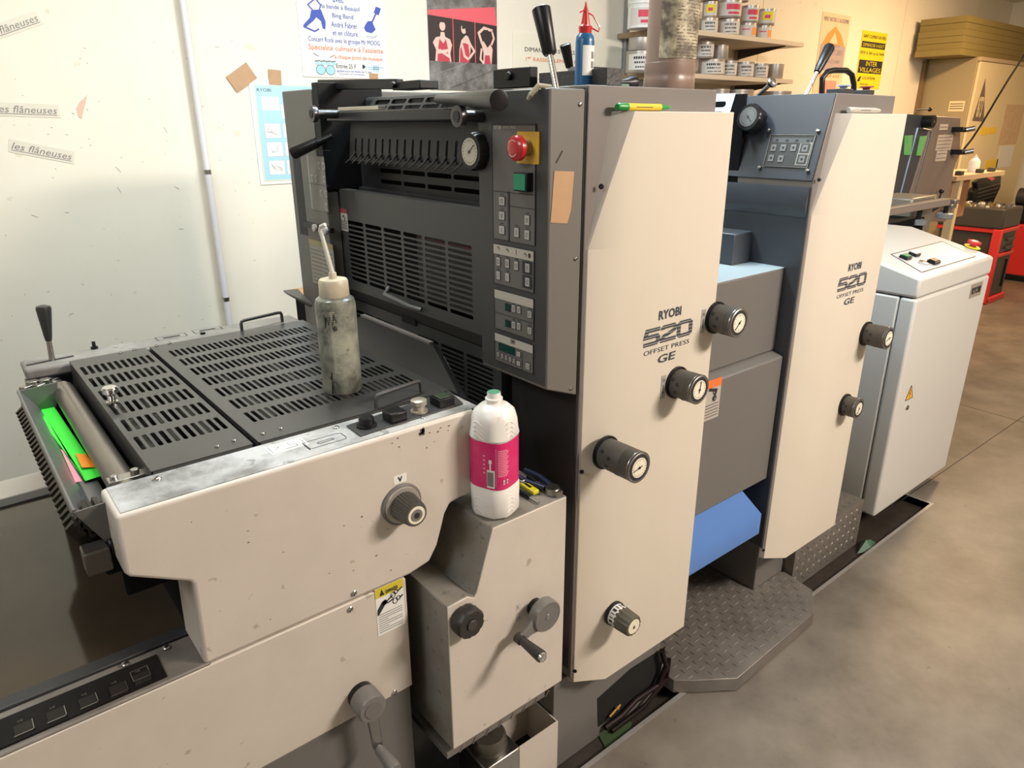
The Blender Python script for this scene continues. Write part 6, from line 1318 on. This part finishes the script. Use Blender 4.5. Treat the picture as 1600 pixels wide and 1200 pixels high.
# ============================================================ TOOL TROLLEY
XT = 4.75
tx0, ty0 = 7.0, 2.08
tc = thing('tool_trolley', 'black and red stacking tool trolley behind the console', 'tool chest', (tx0+.2, ty0+.2, 0))
X0t, X1t = tx0, tx0+.43; Y0t, Y1t = ty0, ty0+.50
RP = mat('trolley_red', (.62, .03, .03), .4)
BP = mat('trolley_dark', (.045, .04, .038), .45)
ztop = aY(1552, 362, Y0t).z
b = MB(); b.box(X0t, X1t, Y0t-.02, Y1t, .0, .05); b.box(X0t, X1t, Y0t-.015, Y1t, .40, .43); b.box(X0t, X1t, Y0t-.015, Y1t, ztop-.035, ztop); b.box(X0t-.01, X0t+.03, Y0t-.02, Y0t+.05, .01, ztop); b.build('red_frame', RP, tc, bevel=.006)
b = MB(); b.box(X0t+.02, X1t-.02, Y0t, Y1t-.02, .05, .40); b.build('lower_bin', BP, tc, bevel=.01)
b = MB(); b.box(X0t+.02, X1t-.02, Y0t, Y1t-.02, .43, ztop-.035); ub = b.build('drawer_unit', BP, tc, bevel=.008)
for z in (ztop-.10, ztop-.17): b = MB(); b.box(X0t+.2, X1t-.06, Y0t-.02, Y0t, z-.012, z+.012); b.build('drawer_handle', BP, ub, bevel=.004)
b = MB(); b.box(X1t-.12, X1t-.09, Y0t-.008, Y0t, .12, .36); b.build('slot', BLACKM, tc)
tk = thing('open_tool_case', 'open black tool case full of bits on the trolley', 'tool case', (X0t+.2, Y0t+.1, ztop))
zt2 = ztop+.17
b = MB(); b.box(X0t-.01, X1t, Y0t-.01, Y1t, ztop, zt2); b.build('case_body', BP, tk, bevel=.015, seg=3)
YL = Y1t-.03
b = MB(); b.prism([aY(*p, YL) for p in ((1519, 323), (1521, 299), (1528, 296), (1526, 285), (1539, 277), (1565, 274), (1564, 292), (1552, 318))], (0, .05, 0)); b.build('case_lid', BLACK, tk, bevel=.012)
b = MB()
for k_ in range(5): p, q = aY(1529-1.2*k_, 296+6*k_, YL-.001), aY(1561-2*k_, 287+6.4*k_, YL-.001); d = (q-p).normalized(); b.obox(p, d, Z, Y, 0, (q-p).length, -.004, .004, -.004, 0)
b.build('lid_wires', STEEL, tk)
b = MB(); b.prism([aY(*p, YL-.004) for p in ((1542, 277), (1547, 274), (1555, 279), (1550, 283))], (0, .002, 0)); b.build('pink_tag', mat('pink_tag_paper', (.80, .18, .20), .5), tk)
random.seed(13); b = MB()
for k_ in range(40): x = random.uniform(X0t+.02, X1t-.03); y = random.uniform(Y0t+.02, Y1t-.12); s = random.uniform(.008, .02); b.mi = random.randint(0, 2); b.obox((x, y, zt2), (cos(k_), sin(k_), 0), (-sin(k_), cos(k_), 0), Z, -s, s, -s*.4, s*.4, 0, s)
o_ = b.build('loose_bits', [STEEL, BRASS, BUCK], tk, smooth=False); o_['kind'] = 'stuff'
# red box and blowers at right edge
c = Vector((8.25, 2.0, 0)); rb = thing('red_tool_box', 'red tool box on the floor at the right edge', 'tool box', (c.x+.2, c.y+.3, 0)); b = MB(); b.box(c.x+.10, c.x+.8, c.y+.1, c.y+.5, .04, .55); b.build('box_body', RP, rb, bevel=.02); b = MB(); b.box(c.x+.08, c.x+.8, c.y+.08, c.y+.52, 0, .06); b.build('box_base', BLACK, rb, bevel=.01)
mg = thing('electric_machine', 'black round-bodied machine on the red tool box', 'machine', (c.x+.4, c.y+.3, .55))
b = MB(); b.box(c.x+.10, c.x+.8, c.y+.12, c.y+.5, .552, .72); b.build('machine_base', BLACK, mg, bevel=.03)
for k_ in range(3): b = MB(); xx = c.x+.2+.2*k_; b.lathe((xx, c.y+.12, .80), Y, [(0, .03), (.002, .06), (.04, .085), (.3, .085)], 22); b.lathe((xx, c.y+.118, .80), -Y, [(0, .02), (.01, .02)], 14); b.build('fan_housing', mat('housing_dark', (.03, .03, .03), .4), mg)
b = MB(); b.tube([Vector((c.x+.08, c.y+.2, .74)), Vector((c.x+.15, c.y+.15, .88)), Vector((c.x+.4, c.y+.1, .93)), Vector((c.x+.7, c.y+.1, .90))], .015, 8); b.build('black_hose', BLACK, mg)
